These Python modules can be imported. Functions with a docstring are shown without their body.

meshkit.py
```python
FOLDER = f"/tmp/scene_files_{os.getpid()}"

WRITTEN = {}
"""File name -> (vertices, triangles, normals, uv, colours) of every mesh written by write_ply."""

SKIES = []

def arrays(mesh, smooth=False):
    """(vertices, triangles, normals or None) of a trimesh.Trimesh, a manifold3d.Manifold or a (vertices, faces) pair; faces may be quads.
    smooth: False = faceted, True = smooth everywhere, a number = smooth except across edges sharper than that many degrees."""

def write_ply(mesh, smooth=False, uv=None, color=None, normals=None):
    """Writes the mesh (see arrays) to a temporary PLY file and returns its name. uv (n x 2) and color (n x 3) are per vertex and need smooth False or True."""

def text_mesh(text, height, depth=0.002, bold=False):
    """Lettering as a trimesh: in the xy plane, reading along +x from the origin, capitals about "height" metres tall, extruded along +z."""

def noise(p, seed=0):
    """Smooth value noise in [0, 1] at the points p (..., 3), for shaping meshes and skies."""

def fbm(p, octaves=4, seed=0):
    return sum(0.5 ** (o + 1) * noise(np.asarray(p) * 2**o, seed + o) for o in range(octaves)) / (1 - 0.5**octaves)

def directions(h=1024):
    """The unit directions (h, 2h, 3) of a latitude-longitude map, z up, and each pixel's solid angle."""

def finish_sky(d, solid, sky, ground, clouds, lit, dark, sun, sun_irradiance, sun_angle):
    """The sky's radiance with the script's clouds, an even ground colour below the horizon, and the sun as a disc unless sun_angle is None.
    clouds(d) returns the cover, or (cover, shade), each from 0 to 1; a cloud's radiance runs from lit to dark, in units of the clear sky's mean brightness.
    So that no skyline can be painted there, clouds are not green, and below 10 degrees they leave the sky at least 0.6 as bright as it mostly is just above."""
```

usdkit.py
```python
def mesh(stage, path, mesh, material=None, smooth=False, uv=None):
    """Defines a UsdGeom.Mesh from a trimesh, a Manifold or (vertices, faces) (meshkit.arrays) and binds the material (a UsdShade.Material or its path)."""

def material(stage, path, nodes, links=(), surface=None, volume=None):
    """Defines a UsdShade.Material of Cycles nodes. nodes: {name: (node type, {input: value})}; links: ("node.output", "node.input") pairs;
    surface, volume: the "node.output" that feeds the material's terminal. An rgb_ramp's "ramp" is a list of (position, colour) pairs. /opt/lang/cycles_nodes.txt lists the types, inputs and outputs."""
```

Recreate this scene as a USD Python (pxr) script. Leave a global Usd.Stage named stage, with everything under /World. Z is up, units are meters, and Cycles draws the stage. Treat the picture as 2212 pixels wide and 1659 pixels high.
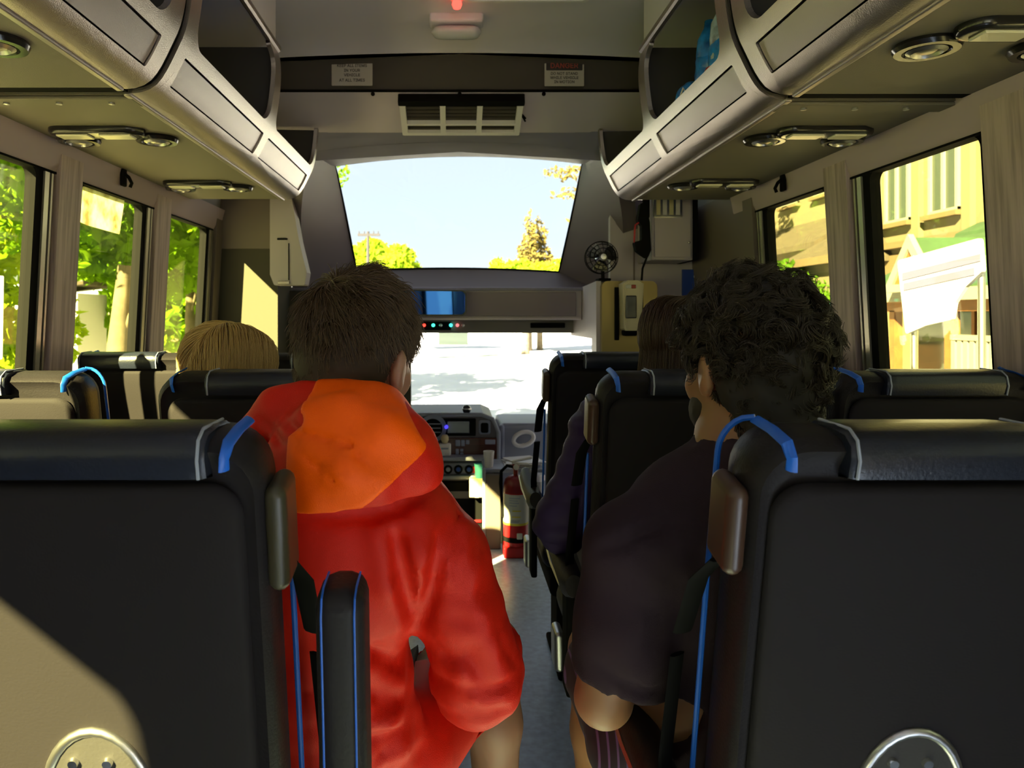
import math, numpy as np, trimesh, usdkit, meshkit
import manifold3d as m3
from manifold3d import Manifold, CrossSection
from shapely.geometry import Polygon, Point, LineString, box as sbox
from shapely import affinity
from scipy.sparse import coo_matrix
from scipy.ndimage import map_coordinates
from pxr import Usd, UsdGeom, UsdLux, UsdShade, Gf, Sdf, Vt

stage = Usd.Stage.CreateInMemory()
UsdGeom.SetStageUpAxis(stage, 'Z')
UsdGeom.SetStageMetersPerUnit(stage, 1.0)
UsdGeom.Xform.Define(stage, '/World')
UsdGeom.Scope.Define(stage, '/World/Looks')
PI = math.pi

# ------------------------------------------------------------------ camera, sky, sun, exposure
EYE = 1.22                      # height of the eye above the bus floor
FPX, CX, CY = 1600.0, 982.0, 684.0   # focal length and principal point, on a 2212 x 1659 picture
cam = UsdGeom.Camera.Define(stage, '/World/camera')
cam.AddTranslateOp().Set(Gf.Vec3d(0, 0, EYE))
cam.AddRotateXYZOp().Set(Gf.Vec3f(90, 0, 0))
cam.CreateHorizontalApertureAttr(36.0)
cam.CreateVerticalApertureAttr(27.0)
cam.CreateFocalLengthAttr(FPX / 2212 * 36)
cam.CreateHorizontalApertureOffsetAttr((1106 - CX) / 2212 * 36)
cam.CreateVerticalApertureOffsetAttr(-(829.5 - CY) / 2212 * 36)
cam.CreateClippingRangeAttr(Gf.Vec2f(0.05, 20000))
cam.CreateFStopAttr(9.0)
cam.CreateFocusDistanceAttr(1.25)
cam.CreateExposureAttr(0.65)
SUN_DIR = np.array([1.0, 1.5, -0.97]); SUN_DIR /= np.linalg.norm(SUN_DIR)


def material(name, nodes, links, surface):
    return usdkit.material(stage, '/World/Looks/' + name, nodes, links, surface=surface)


sky = material('sky_light', {
    's': ('sky_texture', {'sky_type': 'multiple_scattering', 'sun_disc': False, 'sun_elevation': math.asin(-SUN_DIR[2]), 'sun_rotation': math.atan2(-SUN_DIR[0], -SUN_DIR[1]), 'air_density': 1.0, 'aerosol_density': 1.6, 'ozone_density': 1.0}),
    'tc': ('texture_coordinate', {}),
    'mp': ('mapping', {'scale': (1.2, 1.2, 4.0)}),
    'n': ('noise_texture', {'scale': 1.6, 'detail': 5.0, 'roughness': 0.55}),
    'r': ('rgb_ramp', {'ramp': [(0.35, (0.80, 0.80, 0.80)), (0.7, (0.95, 0.95, 0.95))]}),
    'm': ('mix', {'color2': (6.0, 6.7, 7.0)}),
    'b': ('background_shader', {'strength': 0.098})},
    [('tc.generated', 'mp.vector'), ('mp.vector', 'n.vector'), ('n.fac', 'r.fac'), ('r.color', 'm.fac'), ('s.color', 'm.color1'), ('m.color', 'b.color')], 'b.background')
dome = UsdLux.DomeLight.Define(stage, '/World/sky')
dome.CreateIntensityAttr(1.0)
UsdShade.MaterialBindingAPI.Apply(dome.GetPrim()).Bind(sky)
sun = UsdLux.DistantLight.Define(stage, '/World/sun')
sun.CreateIntensityAttr(11.5)
sun.CreateNormalizeAttr(True)
sun.CreateAngleAttr(0.6)
sun.CreateColorAttr(Gf.Vec3f(1.0, 0.91, 0.70))
zax = -SUN_DIR; xax = np.cross([0, 0, 1], zax); xax /= np.linalg.norm(xax); yax = np.cross(zax, xax)
sun.AddTransformOp().Set(Gf.Matrix4d(*xax, 0, *yax, 0, *zax, 0, 0, 0, 0, 1))


# ------------------------------------------------------------------ helpers
def at(x, y, d):
    """The point at distance d ahead that stands at picture point (x, y): used to measure the photograph."""
    return np.array([(x - CX) * d / FPX, d, EYE + (CY - y) * d / FPX])


used = {}


def numbered(parent, name):
    k = used.get((parent, name), 0)
    used[(parent, name)] = k + 1
    return name if k == 0 else f'{name}_{k:03d}'


def obj(name, mesh, mat, parent=None, smooth=35, label=None, cat=None, group=None, kind=None):
    base = '/World' if parent is None else str(parent.GetPath())
    path = base + '/' + numbered(base, name)
    if isinstance(mesh, trimesh.Trimesh) or hasattr(mesh, 'to_mesh') or isinstance(mesh, tuple):
        p = usdkit.mesh(stage, path, mesh, mat, smooth=smooth).GetPrim()
    return tag(p, label, cat, group, kind)


def tag(p, label=None, cat=None, group=None, kind=None):
    for k, v in (('label', label), ('category', cat), ('group', group), ('kind', kind)):
        if v:
            p.SetCustomDataByKey(k, v)
    return p


def thing(name, label=None, cat=None, loc=(0, 0, 0), rz=0, group=None, kind=None):
    x = UsdGeom.Xform.Define(stage, '/World/' + numbered('/World', name))
    x.AddTranslateOp().Set(Gf.Vec3d(*map(float, loc)))
    x.AddRotateZOp().Set(float(rz))
    return tag(x.GetPrim(), label, cat, group, kind)


def dup(root, loc, rz, label, group=None, name=None):
    x = UsdGeom.Xform.Define(stage, '/World/' + numbered('/World', name or root.GetName().rstrip('0123456789').rstrip('_')))
    x.GetPrim().GetReferences().AddInternalReference(root.GetPath())
    x.ClearXformOpOrder()
    x.AddTranslateOp().Set(Gf.Vec3d(*map(float, loc)))
    x.AddRotateZOp().Set(float(rz))
    x.GetPrim().SetInstanceable(True)
    return tag(x.GetPrim(), label, root.GetCustomDataByKey('category'), group or root.GetCustomDataByKey('group'))


def cat(*ms):
    ms = [tm(m) for m in ms]
    return trimesh.util.concatenate(ms)


def tm(m):
    if hasattr(m, 'to_mesh'):
        k = m.to_mesh()
        return trimesh.Trimesh(np.array(k.vert_properties[:, :3]), np.array(k.tri_verts), process=False)
    return m


def bx(x0, x1, y0, y1, z0, z1):
    m = trimesh.creation.box([x1 - x0, y1 - y0, z1 - z0])
    m.apply_translation([(x0 + x1) / 2, (y0 + y1) / 2, (z0 + z1) / 2])
    return m


def rbx(x0, x1, y0, y1, z0, z1, r=0.01, seg=12):
    """A box with rounded edges."""
    r = min(r, (x1 - x0) / 2 - 1e-4, (y1 - y0) / 2 - 1e-4, (z1 - z0) / 2 - 1e-4)
    s = Manifold.sphere(r, seg)
    return tm(Manifold.batch_hull([s.translate((x, y, z)) for x in (x0 + r, x1 - r) for y in (y0 + r, y1 - r) for z in (z0 + r, z1 - r)]))


def hull(*balls):
    return tm(Manifold.batch_hull([Manifold.sphere(r, 14).translate(tuple(map(float, c))) for c, r in balls]))


def cyl(p0, p1, r0, r1=None, n=20):
    p0, p1 = np.array(p0, float), np.array(p1, float)
    d = p1 - p0
    m = tm(Manifold.cylinder(float(np.linalg.norm(d)), r0, r0 if r1 is None else r1, n))
    m.apply_transform(trimesh.geometry.align_vectors([0, 0, 1], d))
    m.apply_translation(p0)
    return m


def tube(pts, r, n=8, closed=False, flat=1.0):
    """A round (or flattened) tube along a polyline; r may vary."""
    pts = np.array(pts, float); k = len(pts)
    r = np.broadcast_to(np.asarray(r, float), (k,))
    t = np.roll(pts, -1, 0) - np.roll(pts, 1, 0)
    if not closed:
        t[0], t[-1] = pts[1] - pts[0], pts[-1] - pts[-2]
    t /= np.maximum(np.linalg.norm(t, axis=1, keepdims=True), 1e-9)
    u = np.cross(t[0], [0, 0, 1.0])
    if np.linalg.norm(u) < 1e-3:
        u = np.cross(t[0], [1.0, 0, 0])
    rings = []
    for i in range(k):
        u = u - t[i] * (u @ t[i]); u /= np.linalg.norm(u)
        v = np.cross(t[i], u)
        a = np.arange(n) / n * 2 * PI
        rings.append(pts[i] + r[i] * (np.cos(a)[:, None] * u + flat * np.sin(a)[:, None] * v))
    return loft(rings, closed=closed)


def loft(rings, closed=False, caps=True, ring_closed=True):
    rings = np.array(rings, float); k, n = rings.shape[:2]
    v = rings.reshape(-1, 3); f = []
    nn = n if ring_closed else n - 1
    for i in range(k if closed else k - 1):
        j = (i + 1) % k
        a = np.arange(nn); b = (a + 1) % n
        f.append(np.stack([i * n + a, i * n + b, j * n + b], 1)); f.append(np.stack([i * n + a, j * n + b, j * n + a], 1))
    if caps and not closed and ring_closed:
        v = np.vstack([v, rings[0].mean(0), rings[-1].mean(0)])
        a = np.arange(n); b = (a + 1) % n
        f.append(np.stack([b, a, np.full(n, k * n)], 1)); f.append(np.stack([(k - 1) * n + a, (k - 1) * n + b, np.full(n, k * n + 1)], 1))
    m = trimesh.Trimesh(v, np.vstack(f), process=False)
    return m


def lathe(prof, c=(0, 0, 0), n=28, axis='z'):
    """prof: (radius, height) pairs."""
    a = np.arange(n) / n * 2 * PI
    rings = [np.stack([r * np.cos(a), r * np.sin(a), np.full(n, h)], 1) for r, h in prof]
    m = loft(rings)
    if axis == 'y':
        m.apply_transform(trimesh.transformations.rotation_matrix(PI / 2, [1, 0, 0]))   # +z becomes -y (towards the camera)
    if axis == 'x':
        m.apply_transform(trimesh.transformations.rotation_matrix(PI / 2, [0, 1, 0]))
    m.apply_translation(c)
    return m


def ext(poly, a, b, plane):
    """Extrudes a shapely polygon: plane 'xz' along y from a to b, 'yz' along x, 'xy' along z."""
    m = trimesh.creation.extrude_polygon(poly, b - a, engine='earcut')
    v = m.vertices.copy(); w = v[:, 2] + a
    m.vertices = {'xz': np.stack([v[:, 0], w, v[:, 1]], 1), 'yz': np.stack([w, v[:, 0], v[:, 1]], 1), 'xy': np.stack([v[:, 0], v[:, 1], w], 1)}[plane]
    m.fix_normals()
    return m


def rrect(x0, x1, y0, y1, r):
    r = min(r, (x1 - x0) / 2 - 1e-4, (y1 - y0) / 2 - 1e-4)
    return sbox(x0 + r, y0 + r, x1 - r, y1 - r).buffer(r, quad_segs=6)


def to_cs(poly):
    geoms = getattr(poly, 'geoms', [poly])
    rings = []
    for g in geoms:
        rings.append(np.array(g.exterior.coords)[:-1]); rings += [np.array(h.coords)[:-1] for h in g.interiors]
    return CrossSection(rings, m3.FillRule.EvenOdd)


def bent(poly, thick, curve, fine=0.02, map3=None):
    """Extrudes a polygon in (a, s) by thick and wraps it: curve(a, s, h) -> point."""
    m = Manifold.extrude(to_cs(poly), thick).refine_to_length(fine)
    k = tm(m); k.vertices = curve(k.vertices[:, 0], k.vertices[:, 1], k.vertices[:, 2])
    return k


def move(m, t=(0, 0, 0), rx=0, ry=0, rz=0, s=1.0):
    m = m.copy()
    if s != 1.0:
        m.apply_scale(s)
    for ang, ax in ((rx, [1, 0, 0]), (ry, [0, 1, 0]), (rz, [0, 0, 1])):
        if ang:
            m.apply_transform(trimesh.transformations.rotation_matrix(math.radians(ang), ax))
    m.apply_translation(t)
    return m


# implicit modelling: blended round bones on a grid, turned into one skin
class Field:
    def __init__(self, lo, hi, h):
        self.lo, self.h = np.array(lo, float), h
        self.n = np.ceil((np.array(hi) - self.lo) / h).astype(int) + 1
        self.d = np.full(self.n, 0.2, np.float32)

    def _sub(self, lo, hi, pad):
        i0 = np.clip(np.floor((np.array(lo) - pad - self.lo) / self.h).astype(int), 0, self.n - 1)
        i1 = np.clip(np.ceil((np.array(hi) + pad - self.lo) / self.h).astype(int) + 1, 1, self.n)
        sl = tuple(slice(a, max(b, a + 1)) for a, b in zip(i0, i1))
        g = [self.lo[k] + self.h * np.arange(sl[k].start, sl[k].stop) for k in range(3)]
        return sl, g[0][:, None, None], g[1][None, :, None], g[2][None, None, :]

    def _mix(self, sl, d, k, op):
        o = self.d[sl]
        if op == 'cut':
            d = -d
            if k > 0:
                t = np.clip(0.5 - 0.5 * (o - d) / k, 0, 1); self.d[sl] = o * (1 - t) + d * t + k * t * (1 - t)
            else:
                self.d[sl] = np.maximum(o, d)
            return
        if k > 0:
            t = np.clip(0.5 + 0.5 * (o - d) / k, 0, 1); self.d[sl] = o * (1 - t) + d * t - k * t * (1 - t)
        else:
            self.d[sl] = np.minimum(o, d)

    def cap(self, a, b, ra, rb=None, k=0.02, op='add'):
        a, b = np.array(a, float), np.array(b, float); rb = ra if rb is None else rb
        sl, X, Y, Z = self._sub(np.minimum(a, b) - max(ra, rb), np.maximum(a, b) + max(ra, rb), 0.06 + k)
        ab = b - a; q = max(ab @ ab, 1e-12)
        t = np.clip(((X - a[0]) * ab[0] + (Y - a[1]) * ab[1] + (Z - a[2]) * ab[2]) / q, 0, 1)
        d = np.sqrt((X - a[0] - t * ab[0]) ** 2 + (Y - a[1] - t * ab[1]) ** 2 + (Z - a[2] - t * ab[2]) ** 2) - (ra + (rb - ra) * t)
        self._mix(sl, d, k, op)
        return self

    def chain(self, pts, rs, k=0.02):
        for i in range(len(pts) - 1):
            self.cap(pts[i], pts[i + 1], rs[i], rs[i + 1], k)
        return self

    def ell(self, c, r, R=None, k=0.02, op='add'):
        c, r = np.array(c, float), np.array(r, float)
        R = np.eye(3) if R is None else R
        m = r.max()
        sl, X, Y, Z = self._sub(c - m, c + m, 0.06 + k)
        p = [(X - c[0]) * R[0, j] + (Y - c[1]) * R[1, j] + (Z - c[2]) * R[2, j] for j in range(3)]
        k0 = np.sqrt(sum((p[j] / r[j]) ** 2 for j in range(3))); k1 = np.sqrt(sum((p[j] / r[j] ** 2) ** 2 for j in range(3)))
        self._mix(sl, k0 * (k0 - 1) / np.maximum(k1, 1e-6), k, op)
        return self

    def pts(self):
        g = [self.lo[k] + self.h * np.arange(self.n[k]) for k in range(3)]
        return np.stack(np.meshgrid(*g, indexing='ij'), -1)

    def plane(self, c, nrm):
        """Cuts away what lies on the side nrm points to."""
        c, nrm = np.array(c, float), np.array(nrm, float); nrm /= np.linalg.norm(nrm)
        self.d = np.maximum(self.d, ((self.pts() - c) @ nrm).astype(np.float32))
        return self

    def mesh(self, smooth=2):
        d, h = self.d, self.h
        d = np.pad(d, 1, constant_values=0.2); lo = self.lo - h
        s = d < 0
        nx, ny, nz = np.array(d.shape) - 1
        acc = np.zeros((nx, ny, nz, 3), np.float32); cnt = np.zeros((nx, ny, nz), np.float32)
        for ax in range(3):
            for o1 in (0, 1):
                for o2 in (0, 1):
                    off = [0, 0, 0]; oth = [q for q in range(3) if q != ax]
                    off[oth[0]], off[oth[1]] = o1, o2
                    i0 = tuple(slice(off[q], off[q] + d.shape[q] - 1) for q in range(3))
                    off2 = list(off); off2[ax] = 1
                    i1 = tuple(slice(off2[q], off2[q] + d.shape[q] - 1) for q in range(3))
                    cr = s[i0] != s[i1]
                    a, b = d[i0], d[i1]
                    t = np.where(cr, a / np.where(np.abs(a - b) < 1e-9, 1, a - b), 0)
                    acc[..., ax] += np.where(cr, t, 0); acc[..., oth[0]] += np.where(cr, o1, 0); acc[..., oth[1]] += np.where(cr, o2, 0)
                    cnt += cr
        act = cnt > 0
        idx = -np.ones(act.shape, np.int64); idx[act] = np.arange(act.sum())
        v = (np.argwhere(act) + acc[act] / cnt[act][:, None]) * h + lo
        f = []
        for ax in range(3):
            u, w = (ax + 1) % 3, (ax + 2) % 3
            i0 = [slice(0, q) for q in d.shape]; i1 = list(i0)
            i0[ax] = slice(0, d.shape[ax] - 1); i1[ax] = slice(1, d.shape[ax])
            cr = s[tuple(i0)] != s[tuple(i1)]
            e = np.argwhere(cr)
            e = e[(e[:, u] > 0) & (e[:, w] > 0) & (e[:, u] < act.shape[u]) & (e[:, w] < act.shape[w])]
            inside = s[tuple(e.T)]
            def cell(du, dw):
                q = e.copy(); q[:, u] += du; q[:, w] += dw
                return idx[tuple(q.T)]
            q = np.stack([cell(-1, -1), cell(0, -1), cell(0, 0), cell(-1, 0)], 1)
            q[~inside] = q[~inside][:, ::-1]
            f += [q[:, [0, 1, 2]], q[:, [0, 2, 3]]]
        m = trimesh.Trimesh(v, np.vstack(f), process=False)
        if smooth:
            e = m.edges_unique; nv = len(v)
            A = coo_matrix((np.ones(2 * len(e)), (np.r_[e[:, 0], e[:, 1]], np.r_[e[:, 1], e[:, 0]])), (nv, nv)).tocsr()
            dg = np.maximum(np.asarray(A.sum(1)).ravel(), 1)[:, None]; x = np.array(m.vertices)
            for _ in range(smooth):
                x = x + .5 * (A @ x / dg - x); x = x - .45 * (A @ x / dg - x)
            m.vertices = x
        return m

    def cover(self, b, off, cuts=(), box=None):
        """Grows this cloth so that it clears the body field b by off, except beyond the cuts: (point, direction, radius)."""
        p = self.pts(); q = ((p - b.lo) / b.h).reshape(-1, 3).T
        d = map_coordinates(b.d, q, order=1, mode='constant', cval=0.2).reshape(self.d.shape) - off
        for c, nrm, rad in cuts:
            c, nrm = np.array(c, float), np.array(nrm, float); nrm = nrm / np.linalg.norm(nrm)
            r = p - c; d = np.where(((r @ nrm) > 0) & ((r * r).sum(-1) < rad * rad), 0.2, d)
        k = .012; o = self.d; t = np.clip(0.5 + 0.5 * (o - d) / k, 0, 1)
        self.d = (o * (1 - t) + d * t - k * t * (1 - t)).astype(np.float32)
        return self

    def hit(self, px, py):
        """Where the sight line of picture point (px, py) first meets this skin."""
        y = np.arange(self.lo[1], self.lo[1] + self.h * self.n[1], .002)
        p = np.stack([(px - CX) * y / FPX, y, EYE + (CY - py) * y / FPX])
        d = map_coordinates(self.d, (p - self.lo[:, None]) / self.h, order=1, mode='constant', cval=.2)
        k = np.argmax(d < 0) if (d < 0).any() else int(np.argmin(d))
        return p[:, k]

    def crease(self, pts, r, k=.006, deep=.5, op='cut'):
        """A fold measured along picture points: a groove (or a ridge) in the skin, thinning towards its ends."""
        h = [self.hit(*q) + np.array([0, (deep - 1) * r if op == 'cut' else deep * r, 0]) for q in pts]
        n = len(h)
        rr = [r * (.35 + .65 * math.sin(PI * (i + .6) / (n + .2))) for i in range(n)]
        for i in range(n - 1):
            self.cap(h[i], h[i + 1], rr[i], rr[i + 1], k, op)
        return self

    def trim(self, c, nrm, rad):
        """A hem: cuts away what lies beyond c within rad."""
        c, nrm = np.array(c, float), np.array(nrm, float); nrm = nrm / np.linalg.norm(nrm)
        r = self.pts() - c; h = r @ nrm; near = (r * r).sum(-1) < rad * rad
        self.d = np.where(near, np.maximum(self.d, h), self.d).astype(np.float32)
        return self


def rotm(yaw=0, pitch=0, roll=0):
    """Degrees: yaw about z, pitch about x, roll about y; columns are the local axes."""
    a, b, c = map(math.radians, (yaw, pitch, roll))
    rz = np.array([[math.cos(a), -math.sin(a), 0], [math.sin(a), math.cos(a), 0], [0, 0, 1]])
    rx = np.array([[1, 0, 0], [0, math.cos(b), -math.sin(b)], [0, math.sin(b), math.cos(b)]])
    ry = np.array([[math.cos(c), 0, math.sin(c)], [0, 1, 0], [-math.sin(c), 0, math.cos(c)]])
    return rz @ rx @ ry


def curves(name, strands, width, mat, parent, label=None, kind=None):
    base = str(parent.GetPath()); path = base + '/' + numbered(base, name)
    c = UsdGeom.BasisCurves.Define(stage, path)
    c.CreateTypeAttr('cubic'); c.CreateBasisAttr('catmullRom'); c.CreateWrapAttr('nonperiodic')
    c.CreatePointsAttr(Vt.Vec3fArray.FromNumpy(np.concatenate(strands).astype(np.float32)))
    c.CreateCurveVertexCountsAttr(Vt.IntArray.FromNumpy(np.array([len(s) for s in strands], np.int32)))
    w = np.concatenate([np.linspace(width, width * 0.35, len(s)) for s in strands]).astype(np.float32)
    c.CreateWidthsAttr(Vt.FloatArray.FromNumpy(w)); c.SetWidthsInterpolation('vertex')
    UsdShade.MaterialBindingAPI.Apply(c.GetPrim()).Bind(mat)
    return tag(c.GetPrim(), label, None, None, kind)


# ------------------------------------------------------------------ materials
def pbr(name, col, rough=0.5, metal=0.0, bump=0.0, bscale=200.0, vary=0.0, vscale=6.0, **kw):
    nodes = {'p': ('principled_bsdf', {'base_color': col, 'roughness': rough, 'metallic': metal, **kw})}
    links = []
    if bump or vary:
        nodes['tc'] = ('texture_coordinate', {})
    if vary:
        nodes['n'] = ('noise_texture', {'scale': vscale, 'detail': 4.0})
        c = np.array(col)
        nodes['r'] = ('rgb_ramp', {'ramp': [(0.3, tuple(c * (1 - vary))), (0.7, tuple(np.minimum(c * (1 + vary), 1)))]})
        links += [('tc.object', 'n.vector'), ('n.fac', 'r.fac'), ('r.color', 'p.base_color')]
    if bump:
        nodes['bn'] = ('noise_texture', {'scale': bscale, 'detail': 3.0})
        nodes['bp'] = ('bump', {'strength': bump, 'distance': 0.002})
        links += [('tc.object', 'bn.vector'), ('bn.fac', 'bp.height'), ('bp.normal', 'p.normal')]
    return material(name, nodes, links, 'p.BSDF')


def lamp(name, col, strength):
    return material(name, {'e': ('emission', {'color': col, 'strength': strength})}, [], 'e.emission')


def pane_mat(name, tint, ior=1.5, rough=0.0):
    return material(name, {'t': ('transparent_bsdf', {'color': tint}), 'g': ('glossy_bsdf', {'color': (1, 1, 1), 'roughness': rough}), 'w': ('layer_weight', {'blend': 0.5}), 'q': ('math', {'math_type': 'power', 'value2': 4.0}),
                           'k': ('math', {'math_type': 'multiply_add', 'value2': 0.45, 'value3': 0.025}), 'm': ('mix_closure', {})},
                    [('w.facing', 'q.value1'), ('q.value', 'k.value1'), ('k.value', 'm.fac'), ('t.BSDF', 'm.closure1'), ('g.BSDF', 'm.closure2')], 'm.closure')


M = {
    'ceiling': pbr('ceiling_vinyl', (0.72, 0.68, 0.78), 0.36, bump=0.15, bscale=500),
    'ceiling_dark': pbr('dark_headliner', (0.055, 0.046, 0.038), 0.75, bump=0.3, bscale=350),
    'panel_light': pbr('pale_fibre_panel', (0.60, 0.53, 0.60), 0.5, vary=0.05, vscale=3),
    'band': pbr('blue_grey_trim', (0.24, 0.225, 0.32), 0.6),
    'surround': pbr('charcoal_cap_trim', (0.14, 0.115, 0.135), 0.62, bump=0.2, bscale=300),
    'cove': pbr('taupe_cove', (0.46, 0.365, 0.40), 0.55, bump=0.1, bscale=400),
    'pillar': material('grained_pillar', {'tc': ('texture_coordinate', {}), 'mp': ('mapping', {'scale': (60, 60, 1.5)}), 'n': ('noise_texture', {'scale': 1.0, 'detail': 4.0}), 'r': ('rgb_ramp', {'ramp': [(0.35, (0.34, 0.26, 0.25)), (0.6, (0.56, 0.44, 0.43))]}), 'p': ('principled_bsdf', {'roughness': 0.5})},
                       [('tc.object', 'mp.vector'), ('mp.vector', 'n.vector'), ('n.fac', 'r.fac'), ('r.color', 'p.base_color')], 'p.BSDF'),
    'wall': pbr('grey_wall', (0.22, 0.20, 0.18), 0.6, bump=0.1),
    'wall_dark': pbr('dark_brown_wall', (0.16, 0.13, 0.11), 0.6),
    'partition': pbr('grey_green_partition', (0.075, 0.070, 0.055), 0.85, bump=0.1, specular_ior_level=0.1),
    'floor': pbr('blue_grey_floor', (0.45, 0.58, 0.95), 0.30, vary=0.2, vscale=40, bump=0.1, bscale=300),
    'silver': pbr('silver_paint', (0.50, 0.445, 0.42), 0.30, metal=0.9, bump=0.35, bscale=420),
    'silver_panel': pbr('silver_panel', (0.36, 0.325, 0.32), 0.38, metal=0.7, bump=0.08, bscale=300),
    'underside': pbr('olive_underside', (0.175, 0.158, 0.118), 0.6, bump=0.15, bscale=300),
    'bin_dark': pbr('bin_lining', (0.05, 0.047, 0.045), 0.8),
    'black': pbr('black_rubber', (0.006, 0.006, 0.006), 0.85, specular_ior_level=0.08),
    'black_gloss': pbr('black_gloss_plastic', (0.012, 0.012, 0.013), 0.18),
    'channel': pbr('aluminium_channel', (0.55, 0.52, 0.42), 0.35, metal=0.8),
    'chrome': pbr('chrome', (0.8, 0.8, 0.8), 0.15, metal=1.0),
    'steel': pbr('brushed_steel', (0.55, 0.55, 0.55), 0.35, metal=1.0),
    'seat': pbr('dark_leather', (0.015, 0.013, 0.0155), 0.5, bump=0.25, bscale=260, vary=0.15, specular_ior_level=0.2),
    'seat_back': pbr('charcoal_vinyl_back', (0.0165, 0.0142, 0.0165), 0.72, bump=0.15, bscale=350, specular_ior_level=0.12),
    'seat_grey': pbr('grey_vinyl_corner', (0.04, 0.038, 0.038), 0.6, bump=0.2, bscale=300, specular_ior_level=0.2),
    'head_cover': pbr('navy_leather', (0.010, 0.013, 0.026), 0.34, bump=0.2, bscale=250, specular_ior_level=0.45),
    'piping': pbr('blue_piping', (0.01, 0.12, 0.62), 0.4),
    'stitch': pbr('pale_stitching', (0.30, 0.33, 0.42), 0.6),
    'grip': pbr('brown_grip', (0.055, 0.028, 0.018), 0.35),
    'olive_grip': pbr('olive_grip', (0.040, 0.034, 0.018), 0.4),
    'white': pbr('white_plastic', (0.80, 0.77, 0.80), 0.4),
    'paper': pbr('sign_paper', (0.42, 0.39, 0.35), 0.7),
    'ink': pbr('sign_ink', (0.03, 0.028, 0.028), 0.7),
    'ink_red': pbr('sign_red', (0.30, 0.05, 0.035), 0.7),
    'glass_side': pane_mat('tinted_side_glass', (0.955, 0.935, 0.655), 1.35),
    'glass_clear': pane_mat('clear_windscreen', (0.98, 0.99, 0.99), 1.3),
    'header': pbr('header_face', (0.25, 0.205, 0.25), 0.6),
    'cabinet': pbr('pale_cabinet', (0.44, 0.39, 0.43), 0.5),
    'gold': pbr('gold_post', (0.32, 0.235, 0.085), 0.35, metal=0.5),
}
# ------------------------------------------------------------------ the shell of the bus
XC = 0.0175                       # the bus's middle line
def Z(r):                         # a height above or below the eye
    return EYE + r
WT = [(0.0, 1.205), (0.92, 1.205), (1.66, 1.165), (1.80, 1.15), (2.35, 1.12)]   # half width of the inner wall by height
def wx(z):
    return float(np.interp(z, [a for a, _ in WT], [b for _, b in WT]))

Y0, Y1 = -2.6, 5.3
fl = obj('floor', cat(bx(XC - 1.26, XC + 1.26, Y0, 3.95, -0.06, 0.0), bx(XC - 1.26, XC + 1.26, 3.95, Y1, -0.5, -0.42), bx(XC - 1.26, XC + 1.26, 3.93, 3.99, -0.5, -0.001)), M['floor'], kind='structure', smooth=False)

# side walls with window openings (distances ahead, front edge last)
SILL, HEAD = 0.93, 1.655
openL = [(-1.89 + .69 * k, -1.34 + .69 * k) for k in range(0, 5)] + [(1.56, 2.11), (2.25, 2.80), (2.95, 3.50)]
openR = [(-1.81 + .69 * k, -1.26 + .69 * k) for k in range(0, 5)] + [(1.64, 2.19), (2.335, 2.885)]


def wall_pt(s, y, z, h):
    """A point on the side wall s (-1 left, 1 right) at height z, h outward."""
    x = np.interp(z, [a for a, _ in WT], [b for _, b in WT])
    return np.stack([XC + s * (x + h), y, z], 1)


def wall_piece(s, poly, h0, h1, fine=0.25):
    m = bent(poly, h1 - h0, lambda a, b, h: wall_pt(s, a, b, h + h0), fine)
    if s > 0:
        m.invert()
    return m


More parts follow.
